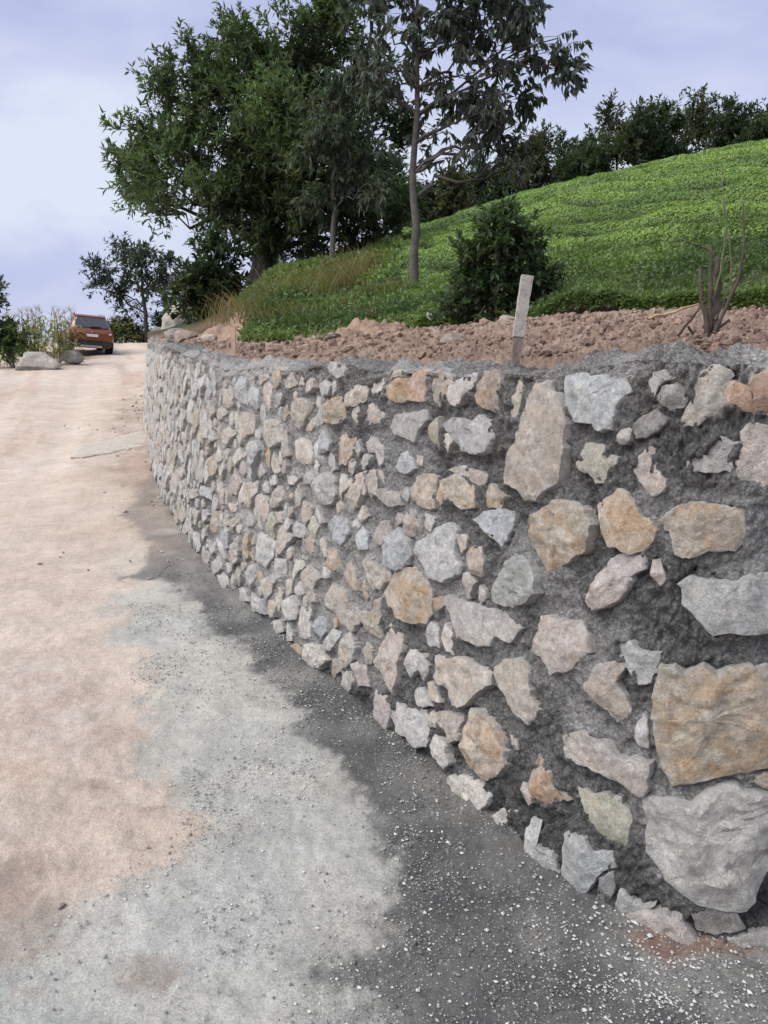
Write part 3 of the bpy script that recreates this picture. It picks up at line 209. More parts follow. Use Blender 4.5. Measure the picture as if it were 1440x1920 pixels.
def ground_material():
    m, n, l = mat_new('ground_surface')
    b = N(n, 'ShaderNodeBsdfPrincipled'); o = N(n, 'ShaderNodeOutputMaterial'); l.new(b.outputs[0], o.inputs[0])
    geo = N(n, 'ShaderNodeNewGeometry'); a = N(n, 'ShaderNodeAttribute', attribute_name='Col'); w = N(n, 'ShaderNodeAttribute', attribute_name='wet')
    P = geo.outputs['Position']; src = a.outputs['Color']
    for sc, st, ro in ((3.2, .10, .6), (26, .15, .7), (140, .32, .75)):
        z = N(n, 'ShaderNodeTexNoise', Scale=sc, Detail=6.0, Roughness=ro); l.new(P, z.inputs['Vector'])
        mr = N(n, 'ShaderNodeMapRange'); mr.inputs['From Min'].default_value = .3; mr.inputs['From Max'].default_value = .7
        mr.inputs['To Min'].default_value = 1 - st; mr.inputs['To Max'].default_value = 1 + st; l.new(z.outputs['Fac'], mr.inputs['Value'])
        mx = N(n, 'ShaderNodeVectorMath', operation='SCALE'); l.new(src, mx.inputs[0]); l.new(mr.outputs[0], mx.inputs['Scale']); src = mx.outputs[0]
    # grit: individual grains, some pale, some dark
    v = N(n, 'ShaderNodeTexVoronoi', Scale=95.0, Randomness=1.0); l.new(P, v.inputs['Vector'])
    sep = N(n, 'ShaderNodeSeparateColor'); l.new(v.outputs['Color'], sep.inputs[0])
    g1 = N(n, 'ShaderNodeMapRange'); g1.inputs['From Min'].default_value = .80; g1.inputs['From Max'].default_value = .97; l.new(sep.outputs[0], g1.inputs['Value'])
    d1 = N(n, 'ShaderNodeMapRange'); d1.inputs['From Min'].default_value = .50; d1.inputs['From Max'].default_value = .30; l.new(v.outputs['Distance'], d1.inputs['Value'])
    mu = N(n, 'ShaderNodeMath', operation='MULTIPLY'); l.new(g1.outputs[0], mu.inputs[0]); l.new(d1.outputs[0], mu.inputs[1])
    wf = N(n, 'ShaderNodeMapRange'); wf.inputs['To Min'].default_value = .18; wf.inputs['To Max'].default_value = .40; l.new(w.outputs['Fac'], wf.inputs['Value'])
    mu2 = N(n, 'ShaderNodeMath', operation='MULTIPLY'); l.new(mu.outputs[0], mu2.inputs[0]); l.new(wf.outputs[0], mu2.inputs[1])
    mxc = N(n, 'ShaderNodeMix', data_type='RGBA'); l.new(mu2.outputs[0], mxc.inputs['Factor']); l.new(src, mxc.inputs['A']); mxc.inputs['B'].default_value = (.52, .50, .46, 1)
    l.new(mxc.outputs['Result'], b.inputs['Base Color'])
    ro = N(n, 'ShaderNodeMapRange'); ro.inputs['To Min'].default_value = .95; ro.inputs['To Max'].default_value = .62; l.new(w.outputs['Fac'], ro.inputs['Value']); l.new(ro.outputs[0], b.inputs['Roughness'])
    b.inputs['Specular IOR Level'].default_value = .3
    prev = None
    for sc, dist in ((24, .010), (60, .007), (160, .003)):
        z = N(n, 'ShaderNodeTexNoise', Scale=sc, Detail=6.0, Roughness=.75); l.new(P, z.inputs['Vector'])
        bp = N(n, 'ShaderNodeBump', Distance=dist, Strength=.9); l.new(z.outputs['Fac'], bp.inputs['Height'])
        if prev: l.new(prev, bp.inputs['Normal'])
        prev = bp.outputs[0]
    l.new(prev, b.inputs['Normal'])
    return m
M_GROUND = ground_material()

def mortar_material():
    m, n, l = mat_new('mortar')
    b = N(n, 'ShaderNodeBsdfPrincipled'); o = N(n, 'ShaderNodeOutputMaterial'); l.new(b.outputs[0], o.inputs[0])
    geo = N(n, 'ShaderNodeNewGeometry'); P = geo.outputs['Position']; a = N(n, 'ShaderNodeAttribute', attribute_name='Col'); src = a.outputs['Color']
    for sc, st in ((5, .16), (35, .22), (160, .38)):
        z = N(n, 'ShaderNodeTexNoise', Scale=sc, Detail=6.0, Roughness=.7); l.new(P, z.inputs['Vector'])
        mr = N(n, 'ShaderNodeMapRange'); mr.inputs['From Min'].default_value = .3; mr.inputs['From Max'].default_value = .7
        mr.inputs['To Min'].default_value = 1 - st; mr.inputs['To Max'].default_value = 1 + st; l.new(z.outputs['Fac'], mr.inputs['Value'])
        mx = N(n, 'ShaderNodeVectorMath', operation='SCALE'); l.new(src, mx.inputs[0]); l.new(mr.outputs[0], mx.inputs['Scale']); src = mx.outputs[0]
    v = N(n, 'ShaderNodeTexVoronoi', Scale=85.0); l.new(P, v.inputs['Vector'])
    v2 = N(n, 'ShaderNodeTexVoronoi', Scale=190.0); l.new(P, v2.inputs['Vector'])
    mr = N(n, 'ShaderNodeMapRange'); mr.inputs['From Min'].default_value = .1; mr.inputs['From Max'].default_value = .75; mr.inputs['To Min'].default_value = 1.12; mr.inputs['To Max'].default_value = .62; l.new(v.outputs['Distance'], mr.inputs['Value'])
    mx = N(n, 'ShaderNodeVectorMath', operation='SCALE'); l.new(src, mx.inputs[0]); l.new(mr.outputs[0], mx.inputs['Scale']); src = mx.outputs[0]
    l.new(src, b.inputs['Base Color']); b.inputs['Roughness'].default_value = .93; b.inputs['Specular IOR Level'].default_value = .25
    prev = None
    ra = N(n, 'ShaderNodeAttribute', attribute_name='rough')
    for vv, dist in ((v, -.012), (v2, -.006)):
        bp = N(n, 'ShaderNodeBump', Distance=abs(dist), Strength=1.0, invert=True); l.new(vv.outputs['Distance'], bp.inputs['Height']); l.new(ra.outputs['Fac'], bp.inputs['Strength'])
        if prev: l.new(prev, bp.inputs['Normal'])
        prev = bp.outputs[0]
    for sc, dist, st in ((45, .035, 1), (130, .018, 1)):
        z = N(n, 'ShaderNodeTexNoise', Scale=sc, Detail=5.0, Roughness=.7); l.new(P, z.inputs['Vector'])
        bp = N(n, 'ShaderNodeBump', Distance=dist, Strength=st); l.new(z.outputs['Fac'], bp.inputs['Height']); l.new(ra.outputs['Fac'], bp.inputs['Strength'])
        if prev: l.new(prev, bp.inputs['Normal'])
        prev = bp.outputs[0]
    l.new(prev, b.inputs['Normal'])
    return m
M_MORTAR = mortar_material()

def stone_material():
    m, n, l = mat_new('field_stone')
    b = N(n, 'ShaderNodeBsdfPrincipled'); o = N(n, 'ShaderNodeOutputMaterial'); l.new(b.outputs[0], o.inputs[0])
    geo = N(n, 'ShaderNodeNewGeometry'); P = geo.outputs['Position']
    col = N(n, 'ShaderNodeAttribute', attribute_name='Col'); ed = N(n, 'ShaderNodeAttribute', attribute_name='edge'); rust = N(n, 'ShaderNodeAttribute', attribute_name='rust')
    src = col.outputs['Color']
    def noise(sc, det=6.0, ro=.65, dist=0.0):
        z = N(n, 'ShaderNodeTexNoise', Scale=sc, Detail=det, Roughness=ro, Distortion=dist); l.new(P, z.inputs['Vector']); return z.outputs['Fac']
    def rng_(v, a, c, lo=0.0, hi=1.0):
        mr = N(n, 'ShaderNodeMapRange'); mr.inputs['From Min'].default_value = a; mr.inputs['From Max'].default_value = c
        mr.inputs['To Min'].default_value = lo; mr.inputs['To Max'].default_value = hi; l.new(v, mr.inputs['Value']); return mr.outputs[0]
    def mix(f, A, B):
        mx = N(n, 'ShaderNodeMix', data_type='RGBA'); l.new(f, mx.inputs['Factor']); l.new(A, mx.inputs['A'])
        if isinstance(B, tuple): mx.inputs['B'].default_value = (*B, 1)
        else: l.new(B, mx.inputs['B'])
        return mx.outputs['Result']
    def mul(a, c):
        q = N(n, 'ShaderNodeMath', operation='MULTIPLY'); l.new(a, q.inputs[0])
        if isinstance(c, float): q.inputs[1].default_value = c
        else: l.new(c, q.inputs[1])
        return q.outputs[0]
    # ochre iron staining in patches, strength per stone
    src = mix(mul(rng_(noise(10, dist=.9), .46, .60), rust.outputs['Fac']), src, (.52, .325, .165))
    src = mix(mul(rng_(noise(12.7, dist=.7), .50, .66), .6), src, (.62, .60, .56))
    src = mix(mul(rng_(noise(23, dist=.5), .56, .70), .5), src, (.22, .195, .175))
    for sc, st in ((5, .16), (19, .20), (55, .24), (190, .24)):
        mx = N(n, 'ShaderNodeVectorMath', operation='SCALE'); l.new(src, mx.inputs[0]); l.new(rng_(noise(sc, ro=.72), .3, .7, 1 - st, 1 + st), mx.inputs['Scale']); src = mx.outputs[0]
    # cement smears near the rim
    ad = N(n, 'ShaderNodeMath', operation='ADD'); l.new(ed.outputs['Fac'], ad.inputs[0]); l.new(rng_(noise(38), .25, .75, -.55, .55), ad.inputs[1])
    src = mix(mul(rng_(ad.outputs[0], .45, .90), .85), src, (.56, .555, .54))
    l.new(src, b.inputs['Base Color']); b.inputs['Roughness'].default_value = .88; b.inputs['Specular IOR Level'].default_value = .3
    prev = None
    for sc, dist, st, dd in ((14, .045, .9, .8), (50, .026, 1, .3), (170, .010, 1, 0.)):
        bp = N(n, 'ShaderNodeBump', Distance=dist, Strength=st); l.new(noise(sc, ro=.7, dist=dd), bp.inputs['Height'])
        if prev: l.new(prev, bp.inputs['Normal'])
        prev = bp.outputs[0]
    l.new(prev, b.inputs['Normal'])
    return m
M_STONE = stone_material()
M_SOIL = principled('red_soil', (.24, .15, .11), .95, spec=.2, attr='Col', noise=[(7, .2), (60, .25), (200, .2)], bump=[(60, .02), (200, .006)])
M_HILL = principled('hill_earth', (.05, .06, .03), .95, spec=.2, attr='Col', noise=[(3, .3), (25, .3)], bump=[(20, .05)])
M_PEBBLE = principled('pebble', (.5, .5, .5), .85, attr='Col', noise=[(120, .2)])

# ------------------------------------------------------------------ terrain functions
YK = [-20, 0, 4, 8, 12, 16, 22, 30, 36, 42, 47, 60, 120]
ZK = [0, 0, .09, .22, .42, .70, 1.15, 1.78, 2.29, 2.86, 3.05, 3.0, 0.0]
gz = lambda Y: np.interp(Y, YK, ZK)
WALL = np.array(WALL); TERR = np.array(TERR)
WS = np.r_[0, np.cumsum(np.linalg.norm(np.diff(WALL[:, :2], axis=0), axis=1))]
_t = np.gradient(WALL[:, :2], axis=0); _t /= np.linalg.norm(_t, axis=1)[:, None]
WN = np.stack([-_t[:, 1], _t[:, 0]], -1)
BAT = .10
def wi(s, a): return np.interp(s, WS, a)
def wsurf(s, h, off=0.0):
    nx, ny = wi(s, WN[:, 0]), wi(s, WN[:, 1]); k = off - BAT * h
    return np.stack([wi(s, WALL[:, 0]) + nx * k, wi(s, WALL[:, 1]) + ny * k, wi(s, WALL[:, 2]) + h + off * BAT], -1)
def wheight(s): return wi(s, WALL[:, 3])
def wdepth(s): return wi(s, WALL[:, 1])
def wall_side(P):
    """distance to the foot of the wall, negative behind it"""
    d = np.full(len(P), 1e9); sg = np.ones(len(P))
    for i in range(0, len(WALL) - 1, 2):
        a = WALL[i, :2]; b = WALL[min(i + 2, len(WALL) - 1), :2]; e = b - a
        t = np.clip(((P - a) @ e) / (e @ e), 0, 1); q = P - a - t[:, None] * e; dd = np.hypot(q[:, 0], q[:, 1])
        m = dd < d; d = np.where(m, dd, d); n = np.array([-e[1], e[0]]); sg = np.where(m, np.sign(q @ n), sg)
    return d * sg
def tcol(a, i): return np.interp(a, TERR[:, 0], TERR[:, i])
def terrain(a, Y):
    yw, zw, ys, zs, yr, zr = [tcol(a, i) for i in range(1, 7)]
    ys = np.maximum(ys, yw + .6); yr = np.maximum(yr, ys + 1)
    z1 = zw + (zs - zw) * np.clip((Y - yw) / (ys - yw), 0, 1)
    w = np.clip((Y - ys) / (yr - ys), 0, 1); z2 = zs + (zr - zs) * w * (1.35 - .35 * w)
    e = np.maximum(Y - yr, 0); s = np.maximum((zr - zs) / (yr - ys) * .65, 0)
    z3 = zr + s * e * np.exp(-e / 6.) - .06 * e
    return np.where(Y <= ys, z1, np.where(Y <= yr, z2, z3))
def terr_xy(x, y): return float(terrain(np.array([x / y]), np.array([y]))[0])

# ------------------------------------------------------------------ road and ground
def spill(P3, ws): return .05 * np.exp(-(np.maximum(ws, 0) / .18) ** 2) * (.5 + .6 * fbm(P3, 4, 3, .5, 14))
def build_ground():
    Y = np.r_[np.linspace(-4, 1.0, 12), np.geomspace(1.15, 62, 545)][:, None]; A = np.r_[np.linspace(-5, -.95, 24), np.linspace(-.85, .75, 370)][None, :]
    nr, nc = Y.shape[0], A.shape[1]
    X = (A * (np.maximum(Y, 1.0) + .35)).ravel(); Yv = np.broadcast_to(Y, (nr, nc)).ravel()
    P2 = np.stack([X, Yv], -1); P3 = np.c_[P2, np.zeros(len(P2))]
    ws = wall_side(P2)
    # colour zones: what lies on the road
    wob = fbm(P3, 2.2, 4, .55) * .10 * (1 + Yv * .06); wob2 = fbm(P3, 11, 4, .65, 3) * .045 + fbm(P3, 48, 2, .6, 36) * .035 * sstep(9, 3, Yv)
    def zone(k, soft, amp=1.0): return 1 - sstep(-soft, soft, poly_sdf(P2, ZONES[k]) + (wob + wob2) * amp)
    tan = np.array([.435, .358, .290]); tan2 = np.array([.49, .418, .35]); grit = np.array([.385, .388, .352]); wetc = np.array([.076, .076, .075])
    damp = np.array([.295, .235, .19]); rub = np.array([.30, .235, .19]); pale = np.array([.50, .455, .405]); dry = np.array([.46, .41, .34]); red = np.array([.44, .31, .24])
    t = np.clip(.5 + .5 * fbm(P3, .8, 4, .55, 5), 0, 1)[:, None]
    C = tan * (1 - t) + tan2 * t
    # tyre tracks: worn pale strips running up the road, the reddish crown between them
    cx = -.5 - .335 * Yv + .25 * np.sin(Yv * .12)          # line the cars follow
    q = (X - cx); stre = np.stack([q * 1.6, Yv * .10, 0 * q], -1)
    tr_ = fbm(stre, 1.0, 4, .6, 9)
    C = C * (1 + .10 * tr_)[:, None]
    trk = np.exp(-((q - .75) / .30) ** 2) + np.exp(-((q + .75) / .30) ** 2)
    C = C + (np.array([.49, .42, .34]) - C) * (.45 * trk * sstep(6, 12, Yv))[:, None]
    rd = sstep(.1, .6, fbm(P3, .55, 3, .5, 21)) * .16
    C = C + (red - C) * rd[:, None]
    for k, c, soft, amp, st in (('pale', pale, .12, 1, .8), ('rubble', rub, .25, 1.5, .85), ('grit', grit, .09, 1.3, .92), ('damp', damp, .08, 1.6, .75), ('spot', damp * .8, .03, .3, .8)):
        m = zone(k, soft, amp) * st; C = C + (c - C) * m[:, None]
    mott = np.clip(fbm(P3, 2.6, 5, .62, 33), -1, 1); inl = zone('grit', .2, 1.2)
    C = C + (np.array([.42, .395, .345]) - C) * (inl * .35 * sstep(.1, .7, mott))[:, None] + (np.array([.34, .36, .345]) - C) * (inl * .4 * sstep(.1, .7, -mott))[:, None]
    outl = 1 - inl; nr_ = sstep(3.2, 6, Yv); st2 = fbm(np.stack([X, Yv, 0 * X], -1), 1.6, 5, .62, 34) * (1 - nr_) + nr_ * fbm(np.stack([q * 2.2, Yv * .22, 0 * X], -1), 1.0, 5, .6, 35)
    C = C + (np.array([.36, .26, .20]) - C) * (outl * .5 * sstep(.15, .9, st2))[:, None] + (np.array([.50, .44, .38]) - C) * (outl * .45 * sstep(.1, .8, -st2))[:, None]
    sdw = poly_sdf(P2, ZONES['wet']); wet = (1 - sstep(-.05, .05, sdw + wob * .25 + wob2 * .8)) * (1 - zone('dry', .03, .2)); C = C * (1 - .16 * (1 - sstep(-.05, .22, sdw + wob * .5 + wob2)) * (wet < .9))[:, None]
    wet = np.clip(wet * (.82 + .25 * fbm(P3, 3, 3, .5, 8)), 0, 1)
    far = sstep(4.2, 6.5, Yv); wc = wetc[None] * (1 - far)[:, None] + np.array([.19, .165, .14])[None] * far[:, None]
    C = C + (wc - C) * wet[:, None]
    C = C + (np.array([.20, .115, .08]) - C) * (zone('red', .03, .4) * .75)[:, None]
    C = C + (dry - C) * (zone('dry', .03, .2) * .9)[:, None]
    C = C * (1 + .07 * fbm(P3, 9, 4, .6, 30))[:, None]
    # relief
    z = gz(Yv) + .010 * fbm(P3, 1.3, 3, .5, 2) + (.007 * fbm(P3, 7, 3, .6, 4) + .004 * fbm(P3, 24, 3, .6, 37)) * sstep(9, 4, Yv)
    z += wet * .004 * np.maximum(0, fbm(P3, 38, 3, .6, 6)) * sstep(6, 3, Yv)
    z -= .035 * trk * sstep(6, 14, Yv)
    rubm = zone('rubble', .3, 1.5); z += rubm * .03 * np.abs(fbm(P3, 6, 4, .6, 12))
    z += spill(P3, ws)     # spill of mortar crumbs at the foot
    z += .20 * sstep(-.9, -1.6, q / (4 + Yv * .12)) * sstep(14, 26, Yv) * (1 + .5 * fbm(P3, .7, 3, .5, 15))   # verge on the left
    V = np.c_[X, Yv, z]; F = grid_faces(nr, nc)
    keep = (ws[F] > -.5).any(1)
    used = np.unique(F[keep]); re_ = np.full(len(V), -1); re_[used] = np.arange(len(used))
    me = mesh_np('road', V[used], re_[F[keep]], {'Col': C[used], 'wet': wet[used]}, True, M_GROUND)
    return tag(obj('road', me), kind='structure')
build_ground()
def build_base():
    ys = np.array([-400, -60, -20, 0, 4, 8, 12, 16, 22, 30, 36, 42, 47, 60, 90, 120, 300, 900], float)
    xs = np.array([-900, -200, -60, -30, -15, -6, 0, 6, 15, 30, 60, 200, 900], float)
    Y, X = np.meshgrid(ys, xs, indexing='ij'); V = np.stack([X, Y, gz(Y) - .14], -1).reshape(-1, 3)
    me = mesh_np('ground', V, grid_faces(len(ys), len(xs)), {'Col': np.tile([.42, .35, .28], (len(V), 1)), 'wet': np.zeros(len(V))}, True, M_GROUND)
    tag(obj('ground', me), kind='structure')
build_base()

# ------------------------------------------------------------------ retaining wall
PAL = dict(t=(.58, .54, .48), g=(.54, .54, .52), w=(.66, .645, .615), b=(.53, .555, .575), o=(.56, .49, .395), n=(.50, .43, .36), p=(.57, .51, .475), r=(.56, .41, .33), y=(.54, .525, .44), d=(.31, .305, .295))
RUST = dict(t=.35, g=.08, w=.12, b=.0, o=.95, n=.8, p=.3, r=.6, y=.25, d=.1)
RES = .01
OW, OH = int(WS[-1] / RES) + 3, int(2.3 / RES)
def raster(pts, grow=0.0):
    c = pts.mean(0)
    if grow:
        d = pts - c; L = np.linalg.norm(d, axis=1)[:, None]; pts = c + d * (1 + grow / np.maximum(L, .01))
    x0, y0 = np.maximum((pts.min(0) / RES).astype(int) - 1, 0); x1, y1 = (pts.max(0) / RES).astype(int) + 2
    xs = np.arange(x0, min(x1, OW)); ys = np.arange(y0, min(y1, OH))
    X, Y = np.meshgrid((xs + .5) * RES, (ys + .5) * RES, indexing='ij'); ins = np.zeros(X.shape, bool); n = len(pts)
    for i in range(n):
        xa, ya = pts[i]; xb, yb = pts[(i + 1) % n]
        if ya != yb: ins ^= ((ya > Y) != (yb > Y)) & (X < (xb - xa) * (Y - ya) / (yb - ya) + xa)
    return slice(x0, x0 + len(xs)), slice(y0, y0 + len(ys)), ins
def pack_stones():
    rg = np.random.default_rng(5)
    traced = []
    for line in STONES:
        w = line.split(); traced.append((w[0], np.array([list(map(float, t.split(','))) for t in w[1:]])))
    occ = np.zeros((OW, OH), bool)
    for c, p in traced:
        a, b, m = raster(p, .005); occ[a, b] |= m
    fills = []; pal = list('ttttgggwwwwwppnoby'); s_end = float(np.interp(24, WALL[:, 1], WS))
    for target, tries in ((.21, 2500), (.17, 3500), (.14, 5000), (.11, 7000), (.085, 8000), (.062, 7000)):
        for it in range(tries):
            s = rg.uniform(.3, s_end); d = float(wdepth(s)); x = float(wi(s, WALL[:, 0])); Hs = float(wheight(s))
            near = d < 2.5 and x < 1.1
            if near and (target > .07 or rg.random() > .25): continue
            if d < 4 and target > .15: continue
            if d < 6 and target < .07 and rg.random() > .3: continue
            h = rg.uniform(0, 1) * Hs; sz = target * rg.uniform(.85, 1.25)
            if d > 9 and x < 1: pass
            asp = rg.uniform(.5, 2.0); an = rg.uniform(0, 3.14); n = int(rg.integers(5, 8))
            th = np.linspace(0, 2 * np.pi, n, endpoint=False) + rg.uniform(-.35, .35, n); rr = sz / 2 * rg.uniform(.65, 1.2, n)
            px, py = np.cos(th) * rr * asp ** .5, np.sin(th) * rr / asp ** .5
            pts = np.stack([s + px * np.cos(an) - py * np.sin(an), h + px * np.sin(an) + py * np.cos(an)], -1)
            if pts[:, 1].max() > Hs - (.07 if d < 9 else .10) or pts[:, 1].min() < 0: continue
            a, b, m = raster(pts, .002)
            if (occ[a, b] & m).any(): continue
            a, b, m = raster(pts, .007 if d < 9 else .004); occ[a, b] |= m
            fills.append((pal[rg.integers(len(pal))], pts))
    fills.sort(key=lambda f: -np.prod(np.ptp(f[1], axis=0)) / wdepth(f[1][0, 0]) ** 2.3 * (1 if wi(f[1][0, 0], WALL[:, 0]) < 1.05 else .05))
    return traced, fills
TRACED, FILLS = pack_stones()

def stone_mesh(code, pts, k, detail):
    """one field stone: irregular outline, broken front of a few tilted facets, sides running into the mortar"""
    rg = np.random.default_rng(1000 + k)
    c = pts.mean(0); size = float(np.sqrt(np.prod(np.ptp(pts, axis=0))))
    area = .5 * np.sum(pts[:, 0] * np.roll(pts[:, 1], -1) - pts[:, 1] * np.roll(pts[:, 0], -1))
    if area < 0: pts = pts[::-1]
    L = np.r_[0, np.cumsum(np.linalg.norm(np.diff(np.vstack([pts, pts[:1]]), axis=0), axis=1))]
    n = detail[0]; cl = np.vstack([pts, pts[:1]]); u = np.linspace(0, L[-1], n, endpoint=False)
    if n < 20: u = np.sort(np.r_[L[:-1], (L[:-1] + L[1:]) / 2]); n = len(u)
    else:                                                     # keep the corners
        for x in L[:-1]: u[np.argmin(np.abs(u - x))] = x
        u = np.sort(u)
    O = np.stack([np.interp(u, L, cl[:, i]) for i in (0, 1)], -1)
    O = c + (O - c) * (1 + .006 / max(size, .04))
    O3 = np.c_[O, np.full(n, k * 3.7)]
    O = O + np.stack([fbm(O3, 34, 3, .7, 1), fbm(O3, 34, 3, .7, 2)], -1) * min(.04 * size, .006)
    rings = detail[1]
    proud = (.007 + .105 * size) * rg.uniform(.7, 1.35); proud = min(proud, .042)
    fr = np.r_[1.0, 1.0, .965, np.linspace(.88, .12, rings)] if rings > 2 else np.r_[1.0, .97, np.linspace(.8, .25, rings)]
    R_ = len(fr); P = (c + (O - c)[None] * fr[:, None, None]).reshape(-1, 2)
    P = np.vstack([P, c[None]])
    # broken front: a main plane cut by tilted facets
    q = (P - c) / max(size, .02); hgt = np.full(len(P), 1.0) + q @ rg.normal(0, .30, 2)
    for j in range(rg.integers(4, 8)):
        an = rg.uniform(0, 2 * np.pi); dv = np.array([np.cos(an), np.sin(an)])
        hgt = np.minimum(hgt, 1.0 + rg.uniform(-.05, .45) - rg.uniform(.5, 2.6) * (q @ dv - rg.uniform(-.05, .25)))
    rim = np.r_[np.repeat(fr, n), 0.0]
    hgt = np.maximum(hgt, .22) * (1 - .15 * rim ** 8)
    P3 = np.c_[P, np.full(len(P), k * 1.3)]
    if n > 20:
        rdg = 1 - 2 * np.abs(fbm(P3 * np.array([1, 1.6, 1]), 9, 3, .55, 3))
        hgt = hgt + .13 * rdg + .14 * fbm(P3, 34, 3, .65, 4)
    off = proud * hgt
    off[:n] = -.055
    if rings > 2: off[n:2 * n] = np.minimum(off[n:2 * n] * .6, .010)
    W = wsurf(P[:, 0], P[:, 1], off)
    i = np.arange(n); j = (i + 1) % n
    quads = np.concatenate([np.stack([r * n + i, r * n + j, (r + 1) * n + j, (r + 1) * n + i], -1) for r in range(R_ - 1)])
    tris = np.stack([(R_ - 1) * n + i, (R_ - 1) * n + j, np.full(n, R_ * n)], -1)
    base = np.array(PAL[code]) * rg.uniform(.86, 1.1) * (1 + rg.normal(0, .008, 3) + rg.normal(0, .02) * np.array([1, 0, -1]))
    col = np.tile(base, (len(P), 1))
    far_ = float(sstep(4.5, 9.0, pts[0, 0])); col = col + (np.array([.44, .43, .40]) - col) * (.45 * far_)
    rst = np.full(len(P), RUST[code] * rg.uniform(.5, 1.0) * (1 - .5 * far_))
    edge = np.clip(rim, 0, 1) ** 5 * .75
    # stone is laid counter-clockwise seen from the road when s runs to the right: s runs left here, so flip
    return W, quads[:, ::-1], tris[:, ::-1], col, rst, edge
wall = empty('retaining_wall', (0, 0, 0))
tag(wall, 'long curved rubble stone retaining wall with grey mortar joints beside the dirt road', 'wall')
def build_wall():
    ranked = [(c, p, True) for c, p in TRACED] + [(c, p, False) for c, p in FILLS]
    part, rest = ranked[:300], ranked[300:]
    for k, (c, p, tr_) in enumerate(part):
        ap = np.sqrt(np.prod(np.ptp(p, axis=0))) / wdepth(p[:, 0].mean())
        det = (50, 9) if ap > .045 else (34, 6) if ap > .02 else (22, 4) if ap > .011 else (14, 3)
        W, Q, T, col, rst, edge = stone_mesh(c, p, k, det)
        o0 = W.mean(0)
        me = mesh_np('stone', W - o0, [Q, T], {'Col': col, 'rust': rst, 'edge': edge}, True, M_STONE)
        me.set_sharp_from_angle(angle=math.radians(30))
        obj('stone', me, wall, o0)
    acc = [[], [], [], [], [], []]; nv = 0
    for k, (c, p, tr_) in enumerate(rest):
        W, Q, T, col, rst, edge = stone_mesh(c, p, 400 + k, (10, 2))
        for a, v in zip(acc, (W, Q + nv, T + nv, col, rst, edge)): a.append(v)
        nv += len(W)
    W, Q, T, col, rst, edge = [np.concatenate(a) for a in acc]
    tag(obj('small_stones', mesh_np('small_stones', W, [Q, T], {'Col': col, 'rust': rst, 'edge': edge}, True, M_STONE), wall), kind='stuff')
    # occupancy -> distance
    occ = np.zeros((OW, OH), bool)
    for c, p, _ in ranked:
        a, b, m = raster(p); occ[a, b] |= m
    def dist(mask, n=7):
        d = np.full(mask.shape, float(n)); cur = mask.copy(); d[cur] = 0
        for i in range(1, n):
            g = cur.copy(); g[1:] |= cur[:-1]; g[:-1] |= cur[1:]
            if i % 2:
                g[1:, 1:] |= cur[:-1, :-1]; g[:-1, :-1] |= cur[1:, 1:]; g[1:, :-1] |= cur[:-1, 1:]; g[:-1, 1:] |= cur[1:, :-1]
            d[g & ~cur] = i; cur = g
        return d
    sd = dist(occ) - dist(~occ)                       # cells: >0 outside
    # columns: finer where the wall is near
    s = [0.0]
    while s[-1] < WS[-1]:
        d = float(wdepth(s[-1])); x = float(wi(s[-1], WALL[:, 0])); s.append(s[-1] + (.0030 * d if x < 1.15 else .03) * (1 if d < 6 else 1.8))
    s = np.array(s[:-1]); nc = len(s); Ht = wheight(s) + .022 * fbm(np.stack([s, 0 * s, 0 * s], -1), 1.7, 4, .6, 51)
    nf = 200; prof = []
    v = np.linspace(0, 1, nf)
    S = np.repeat(s[None], nf, 0); h = -.15 + v[:, None] * (Ht + .15 - .05)[None]
    p3 = np.stack([S, h, 0 * S], -1)
    ix = np.clip((S / RES).astype(int), 0, OW - 1); iy = np.clip((h / RES).astype(int), 0, OH - 1); 
    fx = np.clip(S / RES - .5, 0, OW - 2); fy = np.clip(h / RES - .5, 0, OH - 2); i0 = fx.astype(int); j0 = fy.astype(int); fx -= i0; fy -= j0
    D = sd[i0, j0] * (1 - fx) * (1 - fy) + sd[i0 + 1, j0] * fx * (1 - fy) + sd[i0, j0 + 1] * (1 - fx) * fy + sd[i0 + 1, j0 + 1] * fx * fy
    D = np.where(h < 0, 7, D)
    n1 = fbm(p3, 5, 3, .5, 40); n2 = fbm(p3, 17, 3, .6, 41); n3 = fbm(p3, 55, 3, .65, 42); n4 = np.abs(fbm(p3, 30, 3, .6, 43))
    nearf = np.minimum(1, 5 / wdepth(S)); n5 = fbm(p3, 115, 2, .6, 52)
    rgh = .5 + .5 * sstep(-.3, .3, fbm(p3, 2.1, 3, .5, 53)); off = .012 * n1 + .010 * n2 * (.5 + .5 * rgh) + (.0105 * n3 + .0060 * n5) * nearf * rgh - .006 * n4 * rgh - .002
    off += .009 * np.exp(-((D + .4) / 1.8) ** 2) * (.45 + .9 * n2)               # mortar pressed up against the stones
    off -= .012 * sstep(2.5, 6, D)                                                 # and raked back between them
    off = off - .022 * sstep(-1.2, -3.0, D)
    off -= .016 * (fbm(p3, 2.3, 2, .5, 44) > .62)
    tb = sstep(.20, .06, Ht[None] - h); off += tb * (.012 + .014 * fbm(p3 * np.array([1, 1.8, 1]), 6, 3, .6, 47))      # the lip of mortar along the top
    Vf = wsurf(S, h, off)
    # rounded head and top
    rows = [Vf]; nt = 44
